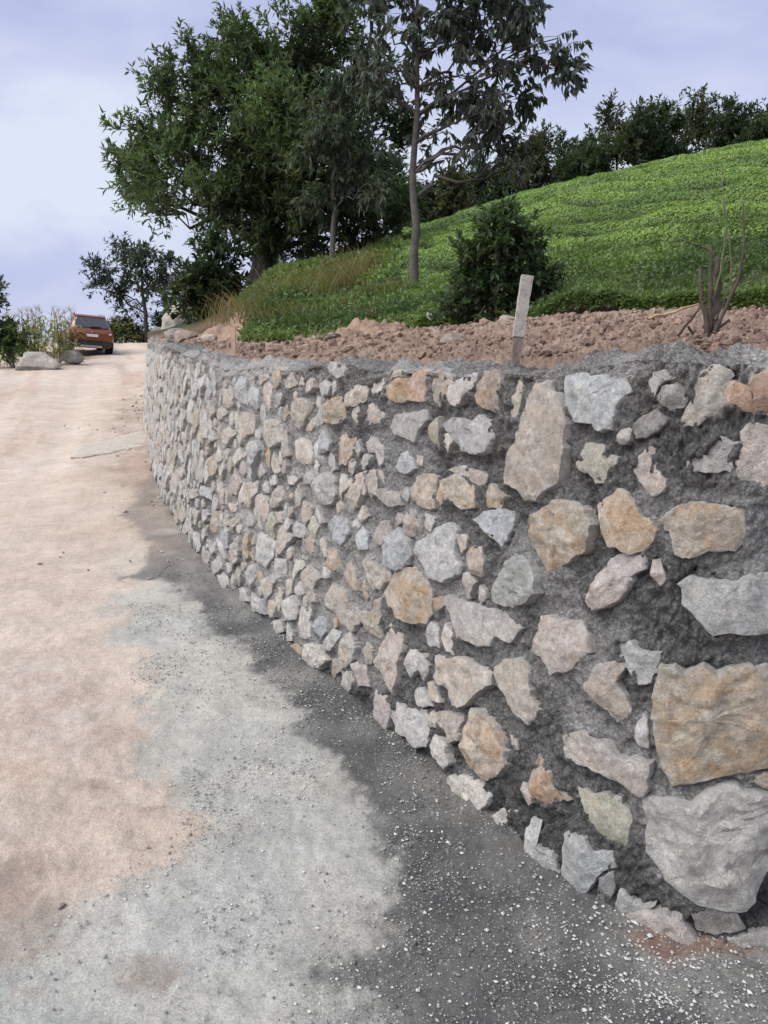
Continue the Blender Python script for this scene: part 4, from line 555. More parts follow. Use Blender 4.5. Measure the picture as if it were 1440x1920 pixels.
    for r in range(nt):
        u = (r / (nt - 1)) ** 1.6
        back = .30 * u; hh = Ht - .05 + .05 * np.sin(min(1, u * 5) * np.pi / 2)
        pp = np.stack([s, np.full(nc, 3 + back), 0 * s], -1)
        tz = .020 * fbm(pp, 4, 3, .55, 45) + .014 * fbm(pp, 16, 3, .6, 46) + .008 * fbm(pp, 50, 2, .6, 48)
        k = min(1, u * 6)
        Wt = wsurf(s, hh, off[-1] * (1 - k) - .012 - back + .012 * (1 - k)); Wt[:, 2] = wi(s, WALL[:, 2]) + hh + tz * k - .012 - .03 * u
        rows.append(Wt[None])
    bk = wsurf(s, Ht, np.full(nc, -.34)); bk[:, 2] = wi(s, WALL[:, 2]) + Ht - .7; rows.append(bk[None])
    V = np.concatenate(rows); nr = len(V)
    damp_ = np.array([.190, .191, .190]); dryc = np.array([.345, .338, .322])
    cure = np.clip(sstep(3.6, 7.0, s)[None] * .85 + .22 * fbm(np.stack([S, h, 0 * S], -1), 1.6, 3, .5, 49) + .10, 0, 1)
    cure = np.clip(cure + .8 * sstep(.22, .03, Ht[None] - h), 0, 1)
    cure = np.concatenate([cure, np.repeat(cure[-1:], nr - nf, 0)])
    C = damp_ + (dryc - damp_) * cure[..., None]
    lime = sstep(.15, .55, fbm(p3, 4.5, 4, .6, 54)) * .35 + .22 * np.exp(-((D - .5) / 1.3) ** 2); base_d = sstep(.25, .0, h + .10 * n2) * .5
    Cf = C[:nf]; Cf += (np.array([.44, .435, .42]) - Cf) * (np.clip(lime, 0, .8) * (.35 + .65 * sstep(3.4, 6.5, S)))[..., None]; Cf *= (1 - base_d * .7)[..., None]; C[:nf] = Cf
    RG = np.concatenate([rgh, np.repeat(rgh[-1:], nr - nf, 0)])
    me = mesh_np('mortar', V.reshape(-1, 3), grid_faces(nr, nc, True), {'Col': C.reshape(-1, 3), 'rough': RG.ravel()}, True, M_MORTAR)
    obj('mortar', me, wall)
build_wall()

# ------------------------------------------------------------------ soil bed and hillside behind the wall
SOILC = [np.array([.285, .20, .150]), np.array([.36, .27, .21]), np.array([.195, .132, .098])]
def build_soil():
    nc, nr = 480, 150
    a = np.linspace(-.30, .8, nc)[None, :]; v = np.linspace(0, 1, nr)[:, None]
    yw, ys = tcol(a, 1), np.maximum(tcol(a, 3), tcol(a, 1) + .6) + .5
    Y = yw - .04 + (ys - yw) * v ** 1.25; A = np.broadcast_to(a, Y.shape); X = A * Y; Z = terrain(A, Y)
    P = np.stack([X, Y, 0 * X], -1)
    k = sstep(0, .06, v) 
    Z = Z + k * (.045 * np.abs(fbm(P, 3.2, 3, .55, 60)) + .022 * np.abs(fbm(P, 9, 4, .65, 61)) + .018 * fbm(P, 24, 3, .65, 62)) - .015
    t = np.clip(.5 + .6 * fbm(P, 2.1, 4, .6, 63), 0, 1)[..., None]; t2 = sstep(.25, .6, fbm(P, 12, 3, .6, 64))[..., None] * .5
    C = SOILC[0] * (1 - t) + SOILC[1] * t; C = C * (1 - t2) + SOILC[2] * t2
    me = mesh_np('soil_bed', np.stack([X, Y, Z], -1).reshape(-1, 3), grid_faces(nr, nc), {'Col': C.reshape(-1, 3)}, True, M_SOIL)
    tag(obj('soil_bed', me), kind='structure')
build_soil()
def tea_mask(a, Y): return sstep(-.06, .02, a - .0035 * (14 - Y)) 
def row_coord(x, y, z): return (z - .10 * y) / .25 + .32 * vnoise(np.stack([x * .35, y * .35, 0 * x], -1)) + .14 * vnoise(np.stack([x * 1.1, y * 1.1, 0 * x + 4], -1))
def hill_z(a, Y):
    x = a * Y; z = terrain(a, Y); w = tea_mask(a, Y) * sstep(1.0, 3.4, Y - tcol(a, 3))
    r = row_coord(x, Y, z); f = np.abs(r - np.floor(r) - .5) * 2            # 1 in the furrow, 0 on the crest of a hedge
    P = np.stack([x, Y, 0 * x], -1)
    hedge = .14 * (1 - sstep(.20, .95, f)) * np.clip(.85 + .5 * vnoise(P * .45 + 9), .15, 1.2)
    return z + w * hedge + .10 * fbm(P, .8, 3, .5, 66), f, w
def build_hill():
    nc, nr = 380, 220
    a = np.linspace(-.30, .95, nc)[None, :]; v = np.linspace(0, 1, nr)[:, None]
    ys = np.maximum(tcol(a, 3), tcol(a, 1) + .6); yr = np.maximum(tcol(a, 5), ys + 1)
    Y = ys - .25 + (yr + 32 - ys) * v ** 1.6; A = np.broadcast_to(a, Y.shape); Z, f, w = hill_z(A, Y); X = A * Y
    P = np.stack([X, Y, 0 * X], -1)
    e = sstep(.0, .9, Y - ys)
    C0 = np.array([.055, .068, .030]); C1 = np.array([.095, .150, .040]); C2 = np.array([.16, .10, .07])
    C = C0 + (C1 - C0) * w[..., None]; C = C + (np.array([.022, .030, .014]) - C) * (w * sstep(.50, .80, f))[..., None]  # furrows coloured darker, painting in the shade between tea rows
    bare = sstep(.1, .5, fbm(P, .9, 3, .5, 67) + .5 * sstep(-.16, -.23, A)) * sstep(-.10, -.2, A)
    C = C + (C2 - C) * bare[..., None] * .8
    Z = Z - .10 * (1 - e)
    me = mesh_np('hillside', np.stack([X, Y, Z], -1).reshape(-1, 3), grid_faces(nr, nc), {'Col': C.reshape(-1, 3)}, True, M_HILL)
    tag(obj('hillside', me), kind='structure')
build_hill()

# ------------------------------------------------------------------ foliage helpers
def leaves_mesh(name, P, D, U, Ln, Wd, C, mat=None, fold=.18, bend=0.0, tri=False):
    """one diamond-shaped leaf per point: P base, D direction, U approximate face normal"""
    D = D / np.maximum(np.linalg.norm(D, axis=1), 1e-6)[:, None]
    S = np.cross(D, U); S /= np.maximum(np.linalg.norm(S, axis=1), 1e-6)[:, None]; Nn = np.cross(S, D)
    Ln = np.broadcast_to(Ln, (len(P),))[:, None]; Wd = np.broadcast_to(Wd, (len(P),))[:, None]
    m = P + D * Ln * .45
    if tri:
        V = np.stack([P + S * Wd * .5, P + D * Ln, P - S * Wd * .5], 1).reshape(-1, 3)
        return mesh_np(name, V, np.arange(len(P) * 3).reshape(-1, 3), {'Col': np.repeat(C, 3, 0)}, False, mat or M_LEAF)
    V = np.stack([P, m + S * Wd * .5 + Nn * Wd * fold, P + D * Ln - Nn * Ln * bend, m - S * Wd * .5 + Nn * Wd * fold], 1).reshape(-1, 3)
    i = np.arange(len(P))[:, None] * 4; F = np.concatenate([i + np.array([[0, 1, 2]]), i + np.array([[0, 2, 3]])])
    return mesh_np(name, V, F, {'Col': np.repeat(C, 4, 0)}, False, mat or M_LEAF)
def rand_dirs(n, rg):
    v = rg.normal(size=(n, 3)); return v / np.linalg.norm(v, axis=1)[:, None]
def tube_arrays(paths, sides=6):
    """paths: list of (pts (n,3), radii (n))"""
    Vs, Fs, nv = [], [], 0
    for pts, rad in paths:
        pts = np.asarray(pts, float); n = len(pts); t = np.gradient(pts, axis=0); t /= np.maximum(np.linalg.norm(t, axis=1), 1e-9)[:, None]
        ref = np.where(np.abs(t[:, 2:3]) > .9, np.array([[1., 0, 0]]), np.array([[0, 0, 1.]]))
        x = np.cross(t, ref); x /= np.linalg.norm(x, axis=1)[:, None]; y = np.cross(t, x)
        an = np.linspace(0, 2 * np.pi, sides, endpoint=False)
        r = np.asarray(rad, float)[:, None, None]
        V = pts[:, None] + r * (np.cos(an)[None, :, None] * x[:, None] + np.sin(an)[None, :, None] * y[:, None])
        V = np.concatenate([V.reshape(-1, 3), pts[-1:]])
        i = np.arange(n - 1)[:, None] * sides + np.arange(sides)[None]; j = np.arange(n - 1)[:, None] * sides + (np.arange(sides)[None] + 1) % sides
        Q = np.stack([i, j, j + sides, i + sides], -1).reshape(-1, 4)
        k = np.arange(sides) + (n - 1) * sides; T = np.stack([k, (k - (n - 1) * sides + 1) % sides + (n - 1) * sides, np.full(sides, n * sides), np.full(sides, n * sides)], -1)
        Vs.append(V); Fs.append((Q + nv, T[:, :3] + nv)); nv += len(V)
    return np.concatenate(Vs), [np.concatenate([f[0] for f in Fs]), np.concatenate([f[1] for f in Fs])]
def curve3(a, b, sag, n, rg, wob=.04):
    a, b = np.asarray(a, float), np.asarray(b, float); t = np.linspace(0, 1, n)[:, None]; L = np.linalg.norm(b - a)
    p = a + (b - a) * t; p[:, 2] += (sag * L * np.sin(np.pi * t))[:, 0]
    return p + rg.normal(size=(n, 3)) * wob * L * np.sin(np.pi * t) / n ** .5 * 1.6

def make_tree(name, label, spec, leaves, ln, wd, rad, seed, col=(.035, .055, .026), droop=0.0, group=None, bark=None, per=13, cat='tree', multi=1, dens_top=None, spread=1.0):
    rg = np.random.default_rng(seed); base = np.array(spec['base']); B = np.array(spec['blobs'])
    top = np.array(spec['top']) if 'top' in spec else base + (B[:, :3].mean(0) - base) * 1.1
    root = empty(name, base.tolist()); tag(root, label, cat, group)
    H = top[2] - base[2]
    trunk_paths = []; n = 14
    for m in range(multi):
        tp = top + (rg.normal(size=3) * H * np.array([.18, .12, .05]) if m else 0); bs = base + (rg.normal(size=3) * rad * np.array([1.2, .8, 0]) if m else 0)
        bs = bs - np.array([0, 0, .25])
        p = curve3(bs, tp, 0, n, rg, .012 if multi == 1 else .035); f = np.linspace(0, 1, n); r = rad * (.9 if m else 1) * ((1 - f) ** .8 * .9 + .07) * (1 + .5 * np.exp(-f * 18))
        trunk_paths.append((p, r))
    limbs, twigs, tp_all = [], [], []
    wts = B[:, 3] ** 2; wts = wts / wts.sum()
    LP, LD = [], []
    for bi, (bx, by, bz, br) in enumerate(B):
        c = np.array([bx, by, bz]); p, r = trunk_paths[rg.integers(len(trunk_paths))]
        hd = np.hypot(*(c[:2] - p[n // 2, :2])); za = np.clip(bz - hd * (.55 - .2 * droop) - .1 * br, base[2] + .15 * H, top[2] - .03 * H)
        k = int(np.argmin(np.abs(p[:, 2] - za))); 
        lr = min(r[k] * .6, .012 + .035 * br + .012 * hd)
        lp = curve3(p[k], c, .06, 8, rg, .10); limbs.append((lp, np.linspace(lr, lr * .3, 8)))
        nt = max(3, int(leaves * wts[bi] / per)); ncl = max(3, int(4 + 3 * br / (ln * 4)))
        cl = rand_dirs(ncl, rg) * (br * rg.uniform(.35, .85, ncl))[:, None] * np.array([1, .9, .85]) + c
        for q in cl: limbs.append((curve3(lp[rg.integers(4, 8)], q, .08, 5, rg, .10), np.linspace(lr * .34, lr * .10, 5)))
        ci = rg.integers(0, ncl, nt); cr = br * .42 * spread
        dirs = rand_dirs(nt, rg); out = cl[ci] - c; out /= np.maximum(np.linalg.norm(out, axis=1), 1e-6)[:, None]
        dirs = dirs + .55 * out + np.array([0, 0, .35 - .55 * droop]); dirs /= np.linalg.norm(dirs, axis=1)[:, None]
        st = cl[ci] + rand_dirs(nt, rg) * (cr * rg.uniform(0, .9, nt) ** .6)[:, None]
        tl = ln * rg.uniform(1.6, 3.4, nt) * (1 - .4 * droop)
        for i in range(0, nt, max(1, nt // 15)): twigs.append((curve3(cl[ci[i]], st[i] + dirs[i] * tl[i], .05, 4, rg, .05), np.array([1, .8, .6, .35]) * lr * .10 + .002))
        fr = rg.uniform(.05, 1.0, (nt, per)); side = rand_dirs(nt * per, rg).reshape(nt, per, 3)
        pos = st[:, None] + dirs[:, None] * (fr * tl[:, None])[..., None]
        ld = dirs[:, None] * .7 + side * .75 + np.array([0, 0, .10 - 1.25 * droop])
        LP.append(pos.reshape(-1, 3)); LD.append(ld.reshape(-1, 3))
    LP, LD = np.concatenate(LP), np.concatenate(LD); nL = len(LP)
    U = rand_dirs(nL, rg) * .55 + np.array([0, 0, 1.0])
    if droop > .3: U = rand_dirs(nL, rg) + np.array([0, -.5, .3])
    cc = np.array(col) * rg.uniform(.6, 1.45, nL)[:, None] * (1 + rg.normal(0, .10, (nL, 3)))
    patch = vnoise(LP * 1.1 + seed)[:, None]; cc = cc * (1 + .35 * patch) + np.array([.010, .004, -.004]) * np.maximum(patch, 0)
    cc = np.clip(cc, .006, 1)
    V, F = tube_arrays(trunk_paths, 10); obj('trunk', mesh_np('trunk', V - base, F, None, True, bark or M_BARK), root)
    V, F = tube_arrays(limbs, 4); V2, F2 = tube_arrays(twigs, 3)
    o = obj('branches', mesh_np('branches', np.concatenate([V, V2]) - base, [F[0], F2[0] + len(V), F[1], F2[1] + len(V)], None, True, bark or M_BARK), root)
    me = leaves_mesh('crown', LP - base, LD, U, ln * rg.uniform(.65, 1.2, nL), wd * rg.uniform(.7, 1.2, nL), cc, M_LEAF, .15, .12 + .1 * droop)
    obj('crown', me, root)
    return root
make_tree('broadleaf_tree', 'huge dense dark green broadleaf tree standing behind the bank on the left', TR['big'], 80000, .18, .058, .30, 3, col=(.072, .104, .056), multi=3, bark=M_BARK_D)
make_tree('slender_tree', 'slim grey-green tree with hanging leaves in front of the huge dark tree', TR['slim'], 5500, .17, .055, .07, 4, col=(.070, .092, .066), droop=.8)
make_tree('tall_tree', 'tall open tree with straight bare trunk and drooping leaf clusters on the bank', TR['drooping'], 8200, .150, .056, .075, 5, col=(.074, .090, .080), droop=.85, per=10, spread=.7)
make_tree('roadside_tree', 'small open-crowned tree at the top of the road behind the car', TR['far'], 4200, .30, .11, .16, 6, col=(.042, .058, .046), bark=M_BARK_D)
make_tree('thin_tree', 'thin sparse young tree just right of the small roadside tree', TR['farthin'], 700, .30, .10, .09, 7, col=(.04, .05, .036), bark=M_BARK_D)
make_tree('edge_tree', 'leafy tree cut by the left edge of the picture above the corn', TR['edge'], 2600, .20, .08, .10, 8, col=(.05, .08, .036), bark=M_BARK_D)
RL = ['low dark tree behind the tall open tree trunk, leftmost on the ridge', 'dark round tree at the foot of the ridge row, second from its left end', 'dark tree filling the gap right of the tall trunk', 'bushy tree on the ridge below the drooping crown of the tall tree', 'tree on the ridge at the right rim of the drooping crown', 'tree with a pointed top just right of the drooping crown', 'low tree in the dip of the ridge row', 'low dark tree left of the first high crown on the ridge', 'high leafy tree, first of the tall ones on the ridge', 'dense tree between the two high crowns on the ridge', 'dense tree left of the highest tree on the ridge', 'highest tree on the ridge above the wooden stake and sapling', 'tree right of the highest one on the ridge', 'lower tree near the right edge on the ridge', 'dark tree on the ridge cut by the right edge', 'ridge tree partly out of the picture at the right']
for i, sp in enumerate(TR['ridge']):
    make_tree('ridge_tree', RL[i], sp, 6500, .26, .10, .11, 30 + i, col=[(.050, .070, .046), (.055, .078, .048), (.068, .076, .050)][i % 3], group='trees along the ridge above the tea', bark=M_BARK_D)
make_tree('dark_shrub', 'dark leafy shrub on the slope directly behind the wooden stake', TR['shrub'], 6500, .095, .05, .03, 9, col=(.055, .088, .046), cat='shrub', multi=3, spread=1.2)
make_tree('root_shrub', 'dark bush under the left side of the huge tree', TR['rootshrub'], 4200, .20, .09, .05, 10, col=(.032, .050, .028), cat='shrub', multi=3, bark=M_BARK_D)
make_tree('verge_shrub', 'green shrub at the left road edge behind the grey boulder', TR['leftshrub'], 3200, .18, .08, .05, 12, col=(.075, .12, .045), cat='shrub', multi=3, spread=1.2)
make_tree('far_hedge', 'distant rounded bush beyond the wall end under the huge tree', TR['hedge1'], 3600, .24, .12, .06, 13, col=(.045, .065, .045), cat='shrub', multi=3)
make_tree('roadside_bush', 'low bushes at the crest of the road around the small tree trunk', TR['hedge2'], 5200, .26, .10, .06, 14, col=(.045, .070, .032), cat='shrub', multi=3, spread=1.2)

# ------------------------------------------------------------------ tea, ground cover
def build_tea():
    rg = np.random.default_rng(77); n = 760000
    a = rg.uniform(-.08, .62, n); ys = tcol(a, 3); yr = tcol(a, 5)
    Y = np.exp(rg.uniform(np.log(ys + .3), np.log(yr + 4.0)))
    z, f, w = hill_z(a, Y); keep = (rg.random(n) < w) & (rg.random(n) < 1.05 - 1.0 * sstep(.60, .88, f))
    a, Y, z, f = a[keep], Y[keep], z[keep], f[keep]; n = len(a)
    zx = hill_z(a + .06 / Y, Y)[0]; zy = hill_z(a * Y / (Y + .06), Y + .06)[0]; Ns = np.stack([-(zx - z) / .06, -(zy - z) / .06, np.ones(n)], -1); Ns /= np.linalg.norm(Ns, axis=1)[:, None]
    P = np.stack([a * Y, Y, z + rg.uniform(-.02, .03, n)], -1)
    U = Ns + rand_dirs(n, rg) * .45; R0 = rand_dirs(n, rg); D = R0 - Ns * (R0 * Ns).sum(1)[:, None] + Ns * .35
    ln = (.015 + .0018 * Y) * rg.uniform(.7, 1.3, n); pt = vnoise(np.stack([a * Y * .45, Y * .45, 0 * Y], -1)); pt2 = vnoise(np.stack([a * Y * 2.2, Y * 2.2, 0 * Y + 7], -1))
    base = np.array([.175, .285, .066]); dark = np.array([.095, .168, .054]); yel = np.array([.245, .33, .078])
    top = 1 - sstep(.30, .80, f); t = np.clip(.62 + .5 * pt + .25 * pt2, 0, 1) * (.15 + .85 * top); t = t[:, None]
    dark = dark * (.45 + .55 * top[:, None])                    # old leaves low, fresh shoots on top; shade between rows painted in too
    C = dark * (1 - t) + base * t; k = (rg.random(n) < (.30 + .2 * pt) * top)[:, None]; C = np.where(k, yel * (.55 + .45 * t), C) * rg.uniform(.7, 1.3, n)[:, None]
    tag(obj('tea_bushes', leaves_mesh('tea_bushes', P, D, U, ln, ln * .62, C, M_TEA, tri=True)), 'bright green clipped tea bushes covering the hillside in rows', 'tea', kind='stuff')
build_tea()
def build_cover():
    rg = np.random.default_rng(78); n = 120000
    # weeds on the bank left of the tea and along the foot of the slope
    a = np.concatenate([rg.uniform(-.19, .02, int(n * .55)), rg.uniform(-.05, .60, int(n * .45))]); m = len(a)
    ys = np.maximum(tcol(a, 3), tcol(a, 1) + .6); yr = tcol(a, 5)
    left = np.arange(m) < int(n * .55)
    Y = np.where(left, ys + (np.minimum(yr, 22) - ys) * rg.uniform(0, 1.05, m) ** 1.2, ys + rg.uniform(-.1, 1, m) ** 2 * 2.6)
    z, f, w = hill_z(a, Y); P = np.stack([a * Y, Y, z + rg.uniform(-.02, .11, m)], -1)
    lump = fbm(P, 1.4, 3, .5, 81); keep = rg.random(m) < .55 + .7 * lump + .25
    thin = sstep(-.165, -.19, a); keep &= rg.random(m) > thin
    a, P, lump = a[keep], P[keep], lump[keep]; m = len(a); P[:, 2] += .10 * np.maximum(lump, 0)
    D = rand_dirs(m, rg) + np.array([0, -.2, .45]); U = rand_dirs(m, rg) * .7 + np.array([0, -.4, 1])
    ln = rg.uniform(.035, .085, m) * np.clip(P[:, 1] / 10, .8, 1.6); t = np.clip(.5 + .8 * vnoise(P * 1.3), 0, 1)[:, None]
    C = (np.array([.068, .112, .042]) * (1 - t) + np.array([.15, .21, .066]) * t) * rg.uniform(.65, 1.35, m)[:, None]
    dry = (rg.random(m) < (.10 + .45 * sstep(.1, .6, vnoise(P * .9 + 40))) * sstep(.03, -.06, a))[:, None]; C = np.where(dry, np.array([.20, .16, .085]) * rg.uniform(.5, 1.1, m)[:, None], C)
    tag(obj('ground_cover', leaves_mesh('ground_cover', P, D, U, ln, ln * .5, C, M_LEAF)), 'tangled green weeds on the bank and along the foot of the slope', 'weeds', kind='stuff')
build_cover()
def grass_tuft(name, label, x, y, n, h, spread, col, seed, lean=(0, 0), z=None, wd=.007, group=None):
    rg = np.random.default_rng(seed); z = terr_xy(x, y) if z is None else z
    root = np.stack([rg.normal(0, spread, n), rg.normal(0, spread * .7, n), np.full(n, -.05)], -1)
    for i in range(n):
        pass
    d = rand_dirs(n, rg) * np.array([.42, .42, .2]) + np.array([lean[0], lean[1], 1.0]); d /= np.linalg.norm(d, axis=1)[:, None]
    L = h * 1.05 * rg.uniform(.4, 1.15, n); segs = 4; side = np.cross(d, rand_dirs(n, rg)); side /= np.linalg.norm(side, axis=1)[:, None]
    Vs = []
    for s in range(segs + 1):
        t = s / segs; p = root + d * (L * t)[:, None] + np.stack([d[:, 0], d[:, 1], 0 * L], -1) * (L * t * t * .5)[:, None] - np.array([0, 0, 1]) * (L * t ** 3 * .25)[:, None]
        w = wd * (1 - t * .9); Vs += [p + side * w, p - side * w]
    V = np.stack(Vs, 1).reshape(-1, 3); k = (segs + 1) * 2; i = np.arange(n)[:, None] * k
    F = np.concatenate([i + np.array([[2 * s, 2 * s + 1, 2 * s + 3, 2 * s + 2]]) for s in range(segs)])
    C = np.repeat(np.array(col) * rg.uniform(.6, 1.35, n)[:, None], k, 0)
    return tag(obj(name, mesh_np(name, V, F, {'Col': C}, True, M_LEAF), None, (x, y, z)), label, 'grass', group)
DRY = (.20, .155, .085)
for i, (x, y, n, h, sp, c, lab) in enumerate([
    (-1.95, 11.6, 200, .65, .22, DRY, 'tall dry brown grass tuft at the left end of the bank by the red earth'),
    (-1.62, 12.2, 180, .65, .25, (.13, .13, .06), 'tall dry grass tuft on the bank, second from the left end'),
    (-1.30, 12.6, 180, .75, .25, (.17, .17, .07), 'yellow-green grass tuft with pale leaves on the bank'),
    (-.55, 13.6, 260, .7, .28, DRY, 'brown bent grass tuft at the left edge of the tea'),
    (-.30, 14.6, 220, .75, .25, DRY, 'dry grass tuft just left of the tall tree trunk'),
    (.25, 11.6, 160, .4, .22, (.14, .14, .06), 'short yellowish grass tuft at the foot of the tall trunk'),
    (2.25, 8.3, 240, .32, .16, (.085, .135, .04), 'fresh green grass tuft hanging over the soil right of the stake'),
    (3.0, 8.0, 160, .26, .16, (.07, .11, .035), 'low green grass tuft at the foot of the tea below the slope middle'),
    (-1.0, 10.6, 200, .35, .2, (.075, .12, .03), 'green grass tuft on the low bank above the small stake'),
    (-2.25, 12.6, 180, .55, .30, (.16, .13, .075), 'grey-brown dry grass at the root of the bank below the dark bush'),
    (-.95, 13.2, 220, .55, .32, (.17, .14, .07), 'low brown grass patch in the middle of the bank'),
    (-1.45, 11.1, 180, .45, .25, (.18, .16, .07), 'yellowing grass above the red earth at the bank foot')]):
    grass_tuft('grass_tuft', lab, x, y, n, h, sp, c, 200 + i, lean=(random.uniform(-.25, .25), -.1), group='grass tufts on the bank')

# ------------------------------------------------------------------ loose gravel, clods
ICO = None
def ico(sub=1):
    bm = bmesh.new(); bmesh.ops.create_icosphere(bm, subdivisions=sub, radius=1.0)
    V = np.array([v.co[:] for v in bm.verts]); F = np.array([[v.index for v in f.verts] for f in bm.faces]); bm.free(); return V, F
OCTA = (np.array([[1, 0, 0], [-1, 0, 0], [0, 1, 0], [0, -1, 0], [0, 0, 1], [0, 0, -1.]]), np.array([[0, 2, 4], [2, 1, 4], [1, 3, 4], [3, 0, 4], [2, 0, 5], [1, 2, 5], [3, 1, 5], [0, 3, 5]]))
def scatter_rocks(name, P, size, C, mat, seed, sub=1, flat=.65):
    rg = np.random.default_rng(seed); V0, F0 = ico(sub) if sub else OCTA; n = len(P)
    sc = np.asarray(size)[:, None] * rg.uniform(.6, 1.35, (n, 3)) * np.array([1, 1, flat])
    an = rg.uniform(0, 6.283, n); c, s = np.cos(an), np.sin(an)
    jit = 1 + rg.uniform(-.28, .28, (n, len(V0), 1)); V = V0[None] * jit * sc[:, None]
    V = np.stack([V[..., 0] * c[:, None] - V[..., 1] * s[:, None], V[..., 0] * s[:, None] + V[..., 1] * c[:, None], V[..., 2]], -1) + P[:, None]
    F = (F0[None] + (np.arange(n) * len(V0))[:, None, None]).reshape(-1, 3)
    return obj(name, mesh_np(name, V.reshape(-1, 3), F, {'Col': np.repeat(C, len(V0), 0)}, False, mat))
def build_gravel():
    rg = np.random.default_rng(91)
    def pick(n, box, zone, bias):
        x = rg.uniform(box[0], box[1], n); y = rg.uniform(box[2], box[3], n); P = np.stack([x, y], -1)
        m = (poly_sdf(P, ZONES[zone]) < 0) & (wall_side(P) > .0)
        P = P[m]; d = np.clip(.62 + fbm(np.c_[P, 0 * P[:, 0]], 4, 3, .5, 50), .12, 1) ** bias; return P[rg.random(len(P)) < d]
    A = pick(62000, (-1.6, 1.3, 1.3, 5.6), 'wet', 1.3)
    n = len(A); size = .0020 + .0050 * rg.random(n) ** 5
    C = np.where(rg.random(n)[:, None] < .14, np.array([.36, .36, .35]), np.array([.125, .124, .122])) * rg.uniform(.6, 1.2, n)[:, None]
    # pale chippings spilled near the corner
    B = np.concatenate([rg.normal((.60, 1.78), (.09, .10), (300, 2)), rg.normal((.72, 1.62), (.10, .08), (300, 2)), rg.normal((.45, 1.95), (.18, .18), (160, 2))]); B = B[wall_side(B) > .01]
    P = np.concatenate([A, B]); size = np.r_[size, .0022 + .0046 * rg.random(len(B)) ** 2.5]
    C = np.concatenate([C, np.array([.42, .42, .415]) * rg.uniform(.65, 1.1, len(B))[:, None]])
    G = pick(95000, (-2.4, 1.0, 1.3, 4.6), 'grit', 1.0); g = rg.random(len(G)); P = np.concatenate([P, G]); size = np.r_[size, .0018 + .0045 * g ** 9]
    C = np.concatenate([C, np.where(rg.random(len(G))[:, None] < .5, np.array([.46, .46, .425]), np.array([.21, .21, .195])) * rg.uniform(.7, 1.15, len(G))[:, None]])
    P0 = np.c_[P, 0 * P[:, 0]]; Z = gz(P[:, 1]) + .010 * fbm(P0, 1.3, 3, .5, 2) + .007 * fbm(P0, 7, 3, .6, 4) + spill(P0, wall_side(P)) + .003 + size * .4
    o = scatter_rocks('gravel', np.c_[P, Z], size, C, M_PEBBLE, 92, 0); tag(o, 'loose pale chippings and grit on the wet ground along the wall', 'gravel', kind='stuff')
    # rubble by the far wall foot and on the dirt
    x = rg.uniform(-6, -1, 9000); y = rg.uniform(5, 19, 9000); P = np.stack([x, y], -1); ws = wall_side(P); m = (ws > .0) & (rg.random(9000) < np.exp(-ws / .30)); P = P[m]
    Q = np.stack([rg.uniform(-3.2, -.6, 70), rg.uniform(1.8, 9, 70)], -1); P = np.concatenate([P, Q]); n = len(P)
    size = .004 + .026 * rg.random(n) ** 7 * (P[:, 1] / 10 + .3); C = np.array([.36, .31, .27]) * rg.uniform(.6, 1.3, n)[:, None]; C[rg.random(n) < .2] = np.array([.33, .24, .19])
    o = scatter_rocks('rubble', np.c_[P, gz(P[:, 1]) + size * .4], size, C, M_PEBBLE, 93, 1); tag(o, 'small stones and crumbs of rubble strewn on the dirt road and at the wall foot', 'rubble', kind='stuff')
    # clods on the soil bed
    n = 8000; a = rg.uniform(-.26, .62, n); yw = tcol(a, 1); ys = np.maximum(tcol(a, 3), yw + .6); Y = yw + .05 + (ys - yw) * rg.random(n) ** 1.1
    t = rg.random(n); size = (.004 + .026 * t ** 12) * np.clip(Y / 5, .75, 1.5)
    P = np.stack([a * Y, Y, terrain(a, Y) + .03 + size * .3], -1)
    C = np.array([.31, .222, .17]) * rg.uniform(.55, 1.35, n)[:, None]; C[rg.random(n) < .08] = np.array([.38, .29, .235]); 
    o = scatter_rocks('soil_clods', P, size, C, M_SOIL, 94, 1, .8); tag(o, 'loose reddish clods of freshly dug earth on the bed behind the wall', 'clods', kind='stuff')
build_gravel()

# ------------------------------------------------------------------ rocks and lumps
def rock(name, label, loc, dims, seed, col, mat=None, cat='rock', sub=4, rot=0, rough=.12, cuts=9, group=None, attrs=True):
    rg = np.random.default_rng(seed); V, F = ico(sub)
    for j in range(cuts):
        d = rand_dirs(1, rg)[0]; k = rg.uniform(.55, .85); e = np.maximum(V @ d - k, 0); V = V - e[:, None] * d * .9
    V = V * (1 + rough * fbm(V + seed, 2.2, 4, .55)[:, None]) + .03 * rough * fbm(V + seed, 14, 3, .6)[:, None]
    V = V * np.array(dims) * .5; c, s = math.cos(rot), math.sin(rot); V = np.stack([V[:, 0] * c - V[:, 1] * s, V[:, 0] * s + V[:, 1] * c, V[:, 2]], -1)
    C = np.array(col) * (1 + .2 * fbm(V + seed, 3 / max(dims), 3)[:, None]); n = len(V)
    o = obj(name, mesh_np(name, V, F, {'Col': C, 'rust': np.full(n, .2), 'edge': np.zeros(n)}, True, mat or M_STONE), None, loc)
    o.data.set_sharp_from_angle(angle=math.radians(40))
    return tag(o, label, cat, group)
bx, by, bz = PT['block']
rock('boulder', 'large pale grey boulder at the left road edge in front of the corn', (bx, by + .3, bz + .22), (1.85, 1.2, .85), 301, (.40, .39, .36), rot=.2, cuts=12)
rock('boulder', 'small grey stone behind the large boulder at the left road edge', (bx + .25, by + 2.6, bz + .45), (.8, .7, .6), 302, (.36, .36, .35))
def wtop(s, back=.2): p = wsurf(np.array([s]), wheight(np.array([s])), np.array([-back]))[0]; return p
s14 = float(np.interp(13.6, WALL[:, 1], WS))
